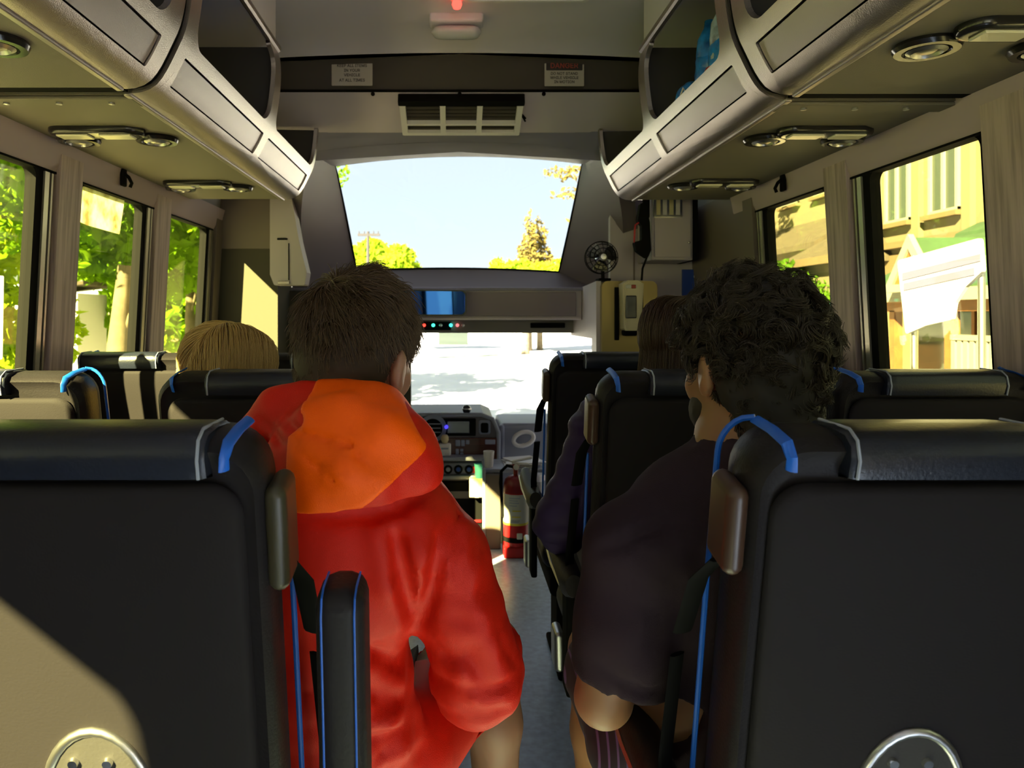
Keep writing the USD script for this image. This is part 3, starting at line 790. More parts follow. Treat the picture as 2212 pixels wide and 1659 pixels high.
def make_seat(side, aisle, label, cover=(-.125, .125), arm='down', arch=True, group='dark leather coach seats', bezel=True):
    """side: -1 left of the aisle, 1 right of it. Origin on the floor below the middle of the top edge."""
    t = thing('coach_seat', label, 'seat', group=group)
    a = -side                                            # towards the aisle
    H = .70; cz = ST - H / 2
    rings = []
    for y, ins in ((0.010, .030), (0.0, .010), (0.010, 0.002), (.035, 0), (.065, .004), (.092, .012), (.112, .028), (.118, .055)):
        o = rr_ring(SW - 2 * ins, H - 2 * ins, .052 - ins * .4, 8, cz); rings.append(lay(o, y))
    obj('backrest', tilted(loft(rings)), M['seat'], t, smooth=50)
    # the vinyl back panel, slightly bellied
    rings = []
    for y, ins in ((.004, .010), (-.003, .012), (-.006, .020), (-.009, .05), (-.010, .10)):
        o = rr_ring(SW - .024 - 2 * ins, .655 - 2 * ins, .035, 8, ST - .034 - .655 / 2); rings.append(lay(o, y))
    obj('back_panel', tilted(loft(rings)), M['seat_back'], t, smooth=60)
    c0, c1 = cover[0], cover[1]
    rings = []
    for x, g in ((c0, -.003), (c0 + .004, 0), (c0 + .02, .001), (c1 - .02, .001), (c1 - .004, 0), (c1, -.003)):
        p = [(-.011 - g, ST - .034), (-.013 - g, ST - .014), (-.007, ST + .001 + g), (.006, ST + .008 + g), (.035, ST + .006 + g), (.075, ST - .004 + g), (.118 + g, ST - .035), (.126 + g, ST - .08), (.126 + g, ST - .20), (.10, ST - .20), (.10, ST - .06), (.0, ST - .034)]
        rings.append(np.array([(x, y, z) for y, z in p]))
    cv = obj('head_cover', tilted(loft(rings)), M['head_cover'], t, smooth=40, label='navy leather head cover strapped over the top')
    for c in (c0 + .006, c1 - .006):
        obj('seam', tilted(tube([(c, -.0135, ST - .033), (c, -.0145, ST - .014), (c, -.006, ST + .004), (c, .010, ST + .010), (c, .07, ST - .001)], .0018, 6)), M['stitch'], cv)
    # blue bands over both upper corners, blue piping down the front seam of the sides
    for s in (-1, 1):
        q0 = SW / 2 - .034
        path = [(s * q0, .085, ST - .004)] * arch + [(s * (q0 + .035 * math.sin(q)), .092, ST - .046 + .040 * math.cos(q)) for q in np.linspace(.3, PI / 2, 6)] * arch + [(s * (SW / 2 + .001), .096, ST - .20), (s * (SW / 2 + .001), .098, ST - .64)]
        obj('piping', tilted(tube(path, .0034, 8)), M['piping'], t, label='blue piping down the front seam')
        obj('corner_band', tilted(tube([(s * (q0 - .004), .0, ST - .030), (s * (q0 - .002), -.002, ST - .015), (s * q0, .006, ST - .003), (s * q0, .04, ST - .002), (s * q0, .085, ST - .006)], .006, 8, flat=.35)), M['piping'], t, label='blue band over the upper corner')
    # cushion, base, legs
    obj('cushion', rbx(-SW / 2, SW / 2, .20, .68, .37, .475, .045), M['seat'], t, smooth=50)
    obj('pan', rbx(-SW / 2 + .02, SW / 2 - .02, .16, .62, .30, .375, .02), M['black'], t)
    for s in (-1, 1):
        obj('leg', cat(rbx(s * .13 - .02, s * .13 + .02, .22, .56, .0, .025, .008), rbx(s * .13 - .015, s * .13 + .015, .30, .46, .01, .32, .008)), M['black'], t)
    if aisle:
        e = a * (SW / 2)
        g = obj('grip', tilted(hull(*[((e + a * .008, yy, zz), .0115) for yy in (.014, .052) for zz in (ST - .062, ST - .062 - (.075 if side > 0 else .092))])), M['grip'] if side > 0 else M['olive_grip'], t, smooth=50, label='oblong grip on the aisle edge')
        obj('belt', cat(tilted(tube([(e + a * .010, .045, ST - .15), (e + a * .018, .075, ST - .19), (e + a * .020, .11, ST - .28)], [.010, .013, .013], 8, flat=.3)),
                        tube([(e + a * .020, .185, ST - .29), (e + a * .03, .20, ST - .42), (e + a * .02, .24, ST - .62)], .013, 8, flat=.3)), M['black'], t, label='black belt strap hanging below the grip')
        if arm == 'down':
            pts = [(e + a * .030, .14, .655), (e + a * .030, .19, .648), (e + a * .030, .30, .655), (e + a * .030, .42, .668), (e + a * .030, .47, .668)]
            obj('armrest', loft([np.array([(p[0] + .027 * np.cos(q) * r, p[1], p[2] - .025 + (.032 if np.sin(q) > 0 else .040) * np.sin(q) * r) for q in np.linspace(0, 2 * PI, 17)[:-1]]) for p, r in zip(pts, (.7, 1, 1.0, 1.0, .75))]), M['seat'], t, smooth=60)
            obj('arm_bracket', cat(rbx(e + a * .03 - .010, e + a * .03 + .010, .18, .25, .36, .62, .006)), M['black'], t)
            obj('arm_trim', tube([(e + a * .052, .19, .615), (e + a * .055, .32, .62), (e + a * .052, .46, .635)], .006, 6), M['steel'], t, label='bright strip under the armrest')
            obj('recline_knob', rbx(e + a * .03 - .012, e + a * .03 + .012, .36, .44, .33, .43, .01), M['steel'], t)
        else:
            m = rbx(-.0245, .0245, -.034, .034, -.46, 0.0, .018)
            m = move(m, (e + a * .076, .020, .957), rx=7)
            obj('armrest', m, M['seat'], t, smooth=50, label='armrest folded upright')
            for s in (-1, 1):
                obj('seam', move(tube([(s * .016, -.0345, -.45), (s * .016, -.0345, -.022), (s * .016, -.029, -.005), (s * .016, -.016, .0005), (s * .016, .016, .0005)], .0011, 6), (e + a * .076, .020, .957), rx=7), M['piping'], t, label='blue seam')
            obj('arm_bracket', rbx(e + a * .045 - .018, e + a * .045 + .018, .03, .20, .45, .56, .01), M['black'], t)
    if bezel:
        bc = np.array([side * -.015, 0, .695])
        q = np.arange(32) / 32 * 2 * PI
        ring = obj('footrest_bezel', tilted(move(tube(np.stack([.056 * np.cos(q), 0 * q - .010, .088 * np.sin(q)], 1), .0055, 8, closed=True), bc)), M['steel'], t, smooth=60, label='oval metal bezel low on the back')
        obj('bezel_plate', tilted(move(ext(Polygon(np.stack([.052 * np.cos(q), .087 * np.sin(q)], 1)), -.012, -.004, 'xz'), bc)), M['seat_grey'], t, smooth=False)
        obj('slot', tilted(move(ext(Polygon([(-.034, .02), (-.014, .034), (0, .012), (.022, .0), (.036, .022), (.040, -.05), (0, -.072), (-.040, -.04)]), -.0145, -.011, 'xz'), bc)), M['black'], t, smooth=False, label='black slot inside the bezel')
        for sx in (-.022, .014):
            obj('screw', tilted(move(lathe([(.0001, .004), (.005, .004), (.006, 0), (.0001, 0)], (0, 0, 0), 12, 'y'), bc + [sx, -.012, .052])), M['chrome'], t)
    return t


CL, CLW, CR, CRW = -.400, -.955, .497, .985       # seat centres: left aisle, left window, right aisle, right window
ROW = [.72, 1.487, 2.255]
def put(o, x, y):
    UsdGeom.Xformable(o).GetOrderedXformOps()[0].Set(Gf.Vec3d(x, y, 0)); return o
g = 'dark leather coach seats'
LA1 = put(make_seat(-1, True, 'nearest left coach seat, its aisle armrest folded upright', cover=(-.205, .152), arm='up', arch=False), CL + .007, ROW[0])
LA = put(make_seat(-1, True, 'coach seat with navy head cover right behind the blonde person', cover=(-.10, .175), arch=False), CL, ROW[1])
RA1 = put(make_seat(1, True, 'nearest right coach seat, behind the curly haired person', cover=(-.115, .090)), CR, ROW[0])
RA = put(make_seat(1, True, 'right aisle seat with the purple puffer sleeve beside it', cover=(-.105, .095), arch=False), CR, ROW[1])
LW = put(make_seat(-1, False, 'left window seat at the left picture edge, back lit by sun', cover=(-.19, .055)), CLW, ROW[1])
RW = put(make_seat(1, False, 'right window seat with blue piping at the right picture edge', cover=(-.12, .125)), CRW, ROW[1])
dup(LA, (CL, ROW[2], 0), 0, 'farthest left aisle seat, just ahead of the blonde person')
dup(RA, (CR - .0, ROW[2], 0), 0, 'farthest right aisle seat, in front of the long haired person')
dup(LW, (CLW, ROW[2], 0), 0, 'left window seat striped with sunlight beside the blonde person')
dup(RW, (CRW, ROW[2], 0), 0, 'farthest right window seat, seen beyond the curly hair')
for root, x, lab in ((LW, CLW, 'window seat behind the viewer on the left'), (RW, CRW, 'window seat behind the viewer on the right')):  # unseen seats, added partly to shade the lower seat backs
    dup(root, (x, ROW[0] - .80, 0), 0, lab)
# ------------------------------------------------------------------ outside: street, trees, buildings
rng = np.random.default_rng(7)
G = -1.0                                          # street level below the bus floor
M.update({
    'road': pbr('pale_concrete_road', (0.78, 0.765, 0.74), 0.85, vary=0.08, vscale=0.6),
    'walk': pbr('sidewalk_concrete', (0.17, 0.16, 0.14), 0.85, vary=0.06, vscale=2),
    'lawn': pbr('lawn_green', (0.05, 0.09, 0.02), 0.9, vary=0.3, vscale=2),
    'hill': pbr('haze_tinted_hill', (0.20, 0.255, 0.33), 1.0),
    'bark': pbr('pale_bark', (0.12, 0.095, 0.055), 0.85, vary=0.35, vscale=5, bump=0.6, bscale=20),
    'stucco': pbr('cream_stucco', (0.10, 0.083, 0.048), 0.85, vary=0.04, vscale=0.8),
    'stucco2': pbr('ochre_stucco', (0.085, 0.058, 0.026), 0.85, vary=0.06, vscale=0.8),
    'roof_brown': pbr('brown_roof', (0.042, 0.031, 0.017), 0.9, vary=0.2, vscale=4),
    'roof_green': pbr('green_roof', (0.014, 0.040, 0.013), 0.8, vary=0.2, vscale=3),
    'trimwhite': pbr('white_trim', (0.16, 0.155, 0.135), 0.7),
    'wood_orange': pbr('orange_wood', (0.15, 0.055, 0.012), 0.65, vary=0.25, vscale=5),
    'dark_glass': pbr('dark_window_glass', (0.035, 0.045, 0.035), 0.12),
    'teal': pbr('teal_canvas', (0.02, 0.16, 0.17), 0.8),
    'car_grey': pbr('grey_car_paint', (0.22, 0.23, 0.25), 0.3),
    'pole': pbr('pole_wood', (0.03, 0.026, 0.022), 0.9),
})


def leaf_mat(name, c1, c2, trans=0.5):
    return material(name, {'g': ('geometry', {}), 'r': ('rgb_ramp', {'ramp': [(0.0, c1), (1.0, c2)]}), 'd': ('diffuse_bsdf', {}), 't': ('translucent_bsdf', {}), 'm': ('mix_closure', {'fac': trans})},
                    [('g.random_per_island', 'r.fac'), ('r.color', 'd.color'), ('r.color', 't.color'), ('d.BSDF', 'm.closure1'), ('t.BSDF', 'm.closure2')], 'm.closure')


M['leaf'] = leaf_mat('sunlit_leaves', (0.15, 0.28, 0.010), (0.56, 0.62, 0.035))
M['leaf_lime'] = leaf_mat('lime_leaves', (0.34, 0.46, 0.02), (0.64, 0.66, 0.04))
M['leaf_gold'] = leaf_mat('golden_needles', (0.17, 0.13, 0.03), (0.33, 0.22, 0.06), 0.3)
M['leaf_dark'] = leaf_mat('deep_leaves', (0.06, 0.13, 0.01), (0.22, 0.29, 0.02))


def leaves(blobs, n, size, seed, flat=0.5):
    """n little folded leaves spread through ellipsoids (centre, radii), thicker towards their skins."""
    r = np.random.default_rng(seed)
    vol = np.array([b[1][0] * b[1][1] * b[1][2] for b in blobs]); pick = r.choice(len(blobs), n, p=vol / vol.sum())
    d = r.normal(size=(n, 3)); d /= np.linalg.norm(d, axis=1, keepdims=True)
    rad = r.uniform(0.25, 1, n) ** 0.5
    C = np.array([b[0] for b in blobs])[pick] + d * rad[:, None] * np.array([b[1] for b in blobs])[pick]
    C += (meshkit.noise(C * 1.7, seed)[:, None] - .5) * .5
    u = r.normal(size=(n, 3)); u /= np.linalg.norm(u, axis=1, keepdims=True)
    w = np.cross(u, r.normal(size=(n, 3))); w /= np.linalg.norm(w, axis=1, keepdims=True)
    nn = np.cross(u, w); s = size * r.uniform(.6, 1.4, n)[:, None]
    v = np.stack([C - u * s, C + w * s * .55 + nn * s * .15, C + u * s, C - w * s * .55 + nn * s * .15], 1).reshape(-1, 3)
    k = np.arange(n)[:, None] * 4
    return trimesh.Trimesh(v, np.vstack([k + [0, 1, 2], k + [0, 2, 3]]), process=False)


def tree(x, y, h, blobs, n, size, mat, seed, label, trunk=.14, name='leafy_tree', lean=0.0):
    t = thing(name, label, 'tree', (x, y, G))
    pts = np.array([(0, 0, 0), (.03, .02, h * .2), (lean * .5, .05, h * .4), (lean, 0, h * .62)])
    obj('trunk', tube(pts, [trunk * 1.25, trunk, trunk * .85, trunk * .5], 12), M['bark'], t, smooth=60)
    for i, (c, rr) in enumerate(blobs[:2]):
        c = np.array(c); b = pts[2]
        obj('branch', tube([b, (b + c) / 2 + [0, 0, -.15], c], [trunk * .26, trunk * .15, trunk * .06], 7), M['bark'], t, smooth=60)
    obj('foliage', leaves(blobs, n, size, seed), M[mat], t, smooth=False, kind='stuff')
    return t


obj('ground', bx(-400, 400, -200, 1500, G - .4, G - .05), M['lawn'], kind='structure')
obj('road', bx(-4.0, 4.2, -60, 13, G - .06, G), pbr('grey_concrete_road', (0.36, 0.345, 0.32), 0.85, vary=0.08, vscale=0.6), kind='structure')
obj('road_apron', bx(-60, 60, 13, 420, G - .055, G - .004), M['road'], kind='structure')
obj('sidewalk', bx(4.2, 30, -60, 13, G - .05, G + .14), M['walk'], kind='structure')
obj('verge', bx(-30, -4.0, -60, 13, G - .05, G + .05), M['lawn'], kind='structure')

# left side: big leafy trees close to the windows
E = lambda c, r: (np.array(c, float), np.array(r, float))
def crown(seed, w, z0, z1, k=9):
    r = np.random.default_rng(seed)
    return [E((r.uniform(-w, w), r.uniform(-w, w), r.uniform(z0, z1)), (r.uniform(.45, .8) * w, r.uniform(.45, .8) * w, r.uniform(.5, .9))) for _ in range(k)]
tree(-4.25, 9.1, 4.6, crown(1, 1.5, 2.75, 5.2, 14), 11000, .10, 'leaf', 11, 'leafy green tree with a pale sunlit trunk, seen through the middle left window', .16, lean=.2)
tree(-7.4, 11.2, 5.0, crown(2, 1.6, 1.8, 5.4, 14), 11000, .11, 'leaf_lime', 12, 'bright lime green tree seen through the left window nearest the viewer', .14)
tree(-5.9, 16.5, 5.5, crown(4, 1.7, 1.7, 5.8, 13), 10000, .13, 'leaf', 14, 'darker green tree seen through the left window farthest ahead', .14)
tree(-9.0, 19.6, 6.5, crown(6, 2.2, 2.2, 6.5, 12), 9000, .16, 'leaf', 16, 'distant green tree behind the white shed', .18)
t = thing('hedge', 'low dark green hedge under the left trees', 'hedge', (-5.6, 9.8, G))
obj('foliage', leaves([E((i * .55 - 1.6, (i % 2) * .3, .65), (.55, .5, .7)) for i in range(7)], 5000, .075, 21), M['leaf_dark'], t, smooth=False, kind='stuff')
obj('stem', cat(*[tube([(i * .6 - 1.5, 0, 0), (i * .6 - 1.4, .05, .8)], .03, 6) for i in range(6)]), M['bark'], t, kind='stuff')
t = thing('garden_shed', 'white sunlit shed with a brown roof between the left trees', 'shed', (-9.3, 17.4, G))
obj('walls', bx(-.75, .75, -.6, .8, 0, 2.75), pbr('white_shed', (.42, .41, .39), .7), t)
obj('roof', ext(Polygon([(-.95, 2.72), (.95, 2.95), (.95, 3.03), (-.95, 2.80)]), -.75, .95, 'xz'), M['roof_brown'], t)
obj('door', bx(-.35, .35, -.64, -.6, .05, 2.05), M['trimwhite'], t)
t = thing('boundary_wall', 'pale yellow garden wall behind the left trees', 'wall', (-16, 26, G))
obj('wall_body', bx(-14, 9.5, 0, .3, 0, 2.3), M['stucco2'], t)
obj('coping', bx(-14.1, 9.6, -.06, .36, 2.3, 2.42), M['trimwhite'], t)

# ahead, seen through the upper window
tree(-4.3, 46, 6.2, [E((a, b, c), (1.0, 1.0, 1.0)) for a, b, c in [(-1.6, 0, 5.2), (-.9, 0, 6.1), (-.6, .5, 4.8), (.2, 0, 5.4), (.9, -.3, 5.7), (1.5, 0, 4.8), (-2.0, 0, 5.6), (2.0, .2, 4.2), (0, 0, 4.0)]], 9000, .17, 'leaf_lime', 31, 'lime green tree low in the upper front window, on the left', .22)
tree(4.2, 44, 5.2, [E(c, (1.0, 1.0, 1.1)) for c in [(-2.4, 0, 3.7), (-1.4, 0, 4.6), (-.4, 0, 4.6), (.9, 0, 4.4), (2.0, 0, 4.5), (2.7, 0, 4.2), (0, 0, 3.6)]], 8000, .16, 'leaf_lime', 32, 'yellow green round tree in front of the two spires', .22)
def conifer(x, y, h, w, seed, label):
    t = thing('conifer', label, 'tree', (x, y, G))
    obj('trunk', tube([(0, 0, 0), (0, 0, h)], [.22, .03], 10), M['bark'], t)
    bl = [E((.12 * math.sin(k * 2.1), .1 * math.cos(k), h * (.25 + .75 * q)), (w * (1.02 - q) + .06, w * (1.02 - q) + .06, .45)) for k, q in enumerate(np.linspace(0, 1, 13))]
    obj('foliage', leaves(bl, 7000, .15, seed), M['leaf_gold'], t, smooth=False, kind='stuff')
conifer(at(1143, 0, 48)[0], 48, at(0, 462, 48)[2] - G, 1.75, 41, 'taller golden conifer spire in the upper front window')
conifer(at(1166, 0, 49)[0], 49, at(0, 470, 49)[2] - G, 1.6, 42, 'shorter golden conifer spire beside the taller one')
tree(8.9, 36, 9.5, [E((-3.2, 0, 9.2), (1.5, 1, .35)), E((-2.6, 0, 8.2), (1.7, 1, .3)), E((-2.2, 0, 6.9), (1.3, 1, .4)), E((0, 0, 8), (2, 2, 2)), E((-2.4, 0, 10.3), (1.2, 1, .3))], 2600, .13, 'leaf_gold', 43, 'sparse pale tree at the right edge of the upper front window', .2)
tree(-5.85, 30, 8.4, [E((1.15, 0, 7.95), (.5, .5, .45)), E((0, 0, 8.4), (.9, 1, 1.0)), E((-1.2, 0, 7.4), (1.3, 1.3, 1.2))], 2600, .11, 'leaf', 44, 'leafy branches at the top left corner of the upper front window', .2)
t = thing('utility_pole', 'thin utility pole with a crossarm above the lime tree', 'utility pole', (at(795, 0, 40)[0], 40, G))
ph = at(0, 500, 40)[2] - G
obj('shaft', cyl((0, 0, 0), (0, 0, ph), .11, .075, 10), M['pole'], t)
obj('crossarm', bx(-.55, .65, -.06, .06, ph - .25, ph - .12), M['pole'], t)
for xx in (-.48, -.2, .3, .55):
    obj('insulator', cyl((xx, 0, ph - .12), (xx, 0, ph + .03), .035, .02, 8), M['pole'], t)
# hazy hills, the haze put into their base colour
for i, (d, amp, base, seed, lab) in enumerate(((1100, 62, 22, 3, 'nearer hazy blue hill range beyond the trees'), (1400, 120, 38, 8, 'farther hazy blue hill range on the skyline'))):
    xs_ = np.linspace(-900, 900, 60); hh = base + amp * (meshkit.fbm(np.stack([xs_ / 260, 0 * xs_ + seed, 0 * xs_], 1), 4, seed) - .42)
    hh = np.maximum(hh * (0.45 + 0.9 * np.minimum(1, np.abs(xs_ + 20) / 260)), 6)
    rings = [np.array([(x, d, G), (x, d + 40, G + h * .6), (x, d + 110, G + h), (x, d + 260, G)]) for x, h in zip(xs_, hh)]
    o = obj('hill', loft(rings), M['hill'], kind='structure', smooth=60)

# right side: the cream building, the brown-roofed houses, the green-roofed shop
def facade_window(t, x, y0, y1, z0, z1, n=2):
    """A framed window on a wall that faces the street (towards -x)."""
    f = obj('window', cat(bx(x - .10, x + .02, y0, y1, z0, z0 + .09), bx(x - .10, x + .02, y0, y1, z1 - .10, z1), *[bx(x - .09, x + .02, q - .045, q + .045, z0, z1) for q in np.linspace(y0 + .045, y1 - .045, n + 1)]), M['trimwhite'], t)
    for a, b in zip(np.linspace(y0 + .045, y1 - .045, n + 1)[:-1], np.linspace(y0 + .045, y1 - .045, n + 1)[1:]):
        obj('pane', bx(x - .03, x - .02, a + .04, b - .04, z0 + .09, z1 - .10), M['dark_glass'], f)
    obj('sill', bx(x - .22, x, y0 - .12, y1 + .12, z0 - .12, z0), M['stucco2'], f)
b = thing('cream_building', 'tall cream building with white framed windows across the street', 'building')
obj('wall', bx(12, 24, 15.4, 23.5, G, 11), M['stucco'], b)
for yy in (15.4, 17.05, 18.95, 20.8, 23.2):
    obj('pilaster', bx(11.86, 12, yy, yy + .30, G, 11), M['stucco'], b)
obj('cornice', bx(11.75, 12, 15.3, 23.6, 3.05, 3.22), M['stucco2'], b)
for y0, y1, n in ((17.55, 18.65, 2), (19.45, 20.55, 2), (21.4, 22.8, 2)):
    facade_window(b, 12, y0, y1, 3.75, 6.2, n)
    obj('recess_panel', bx(11.92, 12, y0, y1, 1.6, 2.9), M['stucco2'], b)
    facade_window(b, 12, y0, y1, 7.4, 9.6, n)
b2 = thing('ochre_house', 'ochre house with a wide brown roof beyond the cream building', 'building')
obj('wall', bx(12.8, 22, 24.5, 36, G, 4.0), M['stucco'], b2)
obj('upper_wall', bx(13.6, 22, 25.5, 36, 4.0, 8.5), M['stucco'], b2)
obj('roof', ext(Polygon([(11.6, 3.45), (14.2, 5.0), (14.2, 5.2), (11.6, 3.65)]), 23.9, 36.5, 'xz'), M['roof_brown'], b2)
obj('porch_roof', ext(Polygon([(11.0, 1.35), (13.0, 2.5), (13.0, 2.7), (11.0, 1.55)]), 23.7, 33, 'xz'), M['roof_brown'], b2)
obj('upper_roof', ext(Polygon([(12.9, 8.3), (17, 10.6), (17, 10.9), (12.9, 8.6)]), 25, 36.5, 'xz'), M['roof_brown'], b2)
for y0 in (26.4, 29.2, 32.0):
    facade_window(b2, 13.6, y0, y0 + 1.5, 5.7, 7.8, 2)
    facade_window(b2, 12.8, y0 - .4, y0 + 1.2, -.2, 1.3, 2)
t = thing('bay_roof', 'brown hipped bay with a yellow front beside the cream building', 'bay')
obj('bay_wall', bx(10.6, 12.2, 20.6, 23.2, G, 2.9), M['stucco'], t)
obj('roof', trimesh.Trimesh(*(lambda h: (h.vertices, h.faces))(trimesh.convex.convex_hull(np.array([(10.3, 20.3, 2.9), (10.3, 23.5, 2.9), (12.3, 20.3, 2.9), (12.3, 23.5, 2.9), (12.3, 21.2, 4.1), (12.3, 22.6, 4.1), (10.3, 20.3, 2.75), (10.3, 23.5, 2.75), (12.3, 20.3, 2.75), (12.3, 23.5, 2.75)])))), M['roof_brown'], t, smooth=False)
obj('fascia', bx(10.25, 10.3, 20.3, 23.5, 2.70, 2.92), M['stucco2'], t)
# shop with the green roof
s_ = thing('green_roof_shop', 'low shop with a green roof, white eave and orange wooden posts', 'shop')
sy0, sy1 = 7.6, 13.2
obj('back_wall', bx(9.6, 10.0, sy0, sy1, G, 2.9), M['stucco2'], s_)
obj('side_wall', bx(8.3, 9.7, sy1 - .2, sy1, G, 1.7), M['stucco2'], s_)
obj('storefront', bx(8.2, 8.26, sy0, sy1 - .1, G + .9, 1.60), M['dark_glass'], s_)
obj('base', bx(8.1, 9.6, sy0, sy1 - .1, G, G + .95), M['wood_orange'], s_)
rf = obj('roof', ext(Polygon([(7.2, 1.60), (9.5, 2.93), (10.4, 2.4), (10.4, 2.3), (9.5, 2.80), (7.2, 1.50)]), sy0 - .4, sy1 + .2, 'xz'), M['roof_green'], s_)
for k in range(1, 5):
    a0 = k / 5
    obj('roof_course', ext(Polygon([(7.2 + 2.3 * a0, 1.60 + 1.33 * a0), (7.2 + 2.3 * a0 + .02, 1.655 + 1.33 * a0), (7.2 + 2.3 * (a0 + .18), 1.61 + 1.33 * (a0 + .18))]), sy0 - .4, sy1 + .2, 'xz'), M['roof_green'], rf)
obj('eave', bx(7.14, 7.22, sy0 - .4, sy1 + .2, 1.46, 1.64), M['trimwhite'], s_, label='white eave board')
obj('beam', bx(7.3, 7.42, sy0, sy1, 1.30, 1.46), M['wood_orange'], s_)
for yy in (8.0, 9.35, 10.9, 12.3):
    obj('post', bx(7.30, 7.44, yy, yy + .14, G, 1.32), M['wood_orange'], s_)
for yy in (8.0, 8.9, 9.8, 10.7, 11.6):
    obj('mullion', bx(8.14, 8.21, yy, yy + .07, G + .9, 1.6), M['wood_orange'], s_)
gab = Polygon([(10.62, 1.62), (11.22, 2.42), (11.82, 1.62)])
gb = obj('gable', ext(gab, 6.95, 9.0, 'yz'), M['roof_green'], s_)
obj('gable_face', ext(gab.buffer(-.09), 6.90, 6.96, 'yz'), M['wood_orange'], gb)
obj('bargeboard', ext(gab.buffer(.03, join_style=2).difference(gab.buffer(-.10, join_style=2)).difference(sbox(10, 1.3, 13, 1.60)), 6.86, 6.95, 'yz'), M['trimwhite'], gb, label='white bargeboards')
# picket railing on the terrace
t = thing('picket_railing', 'white picket railing in front of the shop', 'railing', (6.45, 0, G))
for z_ in (1.10, 1.92):
    obj('rail', bx(-.03, .03, 6.6, 9.6, z_, z_ + .07), M['trimwhite'], t)
for k in range(26):
    obj('picket', bx(-.02, .02, 6.65 + k * .115, 6.72 + k * .115, .95, 1.98), M['trimwhite'], t)
obj('plinth', bx(-.15, .15, 6.5, 9.7, 0.1, .98), M['stucco2'], t)
t = thing('parasol', 'teal parasol by the hedge in front of the ochre house', 'parasol', (9.45, 18.1, G))
obj('canopy', lathe([(.0001, 2.62), (.5, 2.5), (.95, 2.30), (.95, 2.26), (.5, 2.44), (.0001, 2.55)], n=10), M['teal'], t, smooth=False)
obj('pole', cyl((0, 0, .1), (0, 0, 2.6), .025), M['trimwhite'], t)
t = thing('terrace_counter', 'orange wooden counter beyond the curly haired person', 'counter', (7.6, 14.2, G))
obj('front_board', bx(-.5, .5, -.1, 2.6, .1, 1.75), M['wood_orange'], t)
obj('top_board', bx(-.6, .6, -.2, 2.7, 1.75, 1.83), M['stucco2'], t)
tree(10.3, 22.0, 4.2, [E((0, 0, 2.6), (1.2, 1.3, .9)), E((-.5, .8, 3.2), (.9, 1, .8)), E((.4, -.8, 2.2), (1.1, 1, .9)), E((.3, 1.6, 2.3), (1, 1, 1))], 6000, .10, 'leaf_dark', 51, 'bushy green tree in front of the ochre house', .12)
tree(10.2, 29, 7.6, crown(9, 1.6, 5.6, 7.8, 7), 4500, .12, 'leaf_lime', 52, 'yellow green tree top over the ochre house roof', .15)
# ahead on the road: a pale shelter and cars, nearly washed out
t = thing('road_shelter', 'pale flat-roofed shelter far ahead through the windscreen', 'shelter', (-.05, 58, G))
obj('roof', bx(-1.35, 1.35, -.6, .6, 2.35, 2.5), M['car_grey'], t)
for x in (-.55, .55):
    obj('post', bx(x - .05, x + .05, -.05, .05, 1.3, 2.35), M['car_grey'], t)
obj('screen', bx(-1.2, 1.1, -.1, .1, 0, 1.35), M['dark_glass'], t)
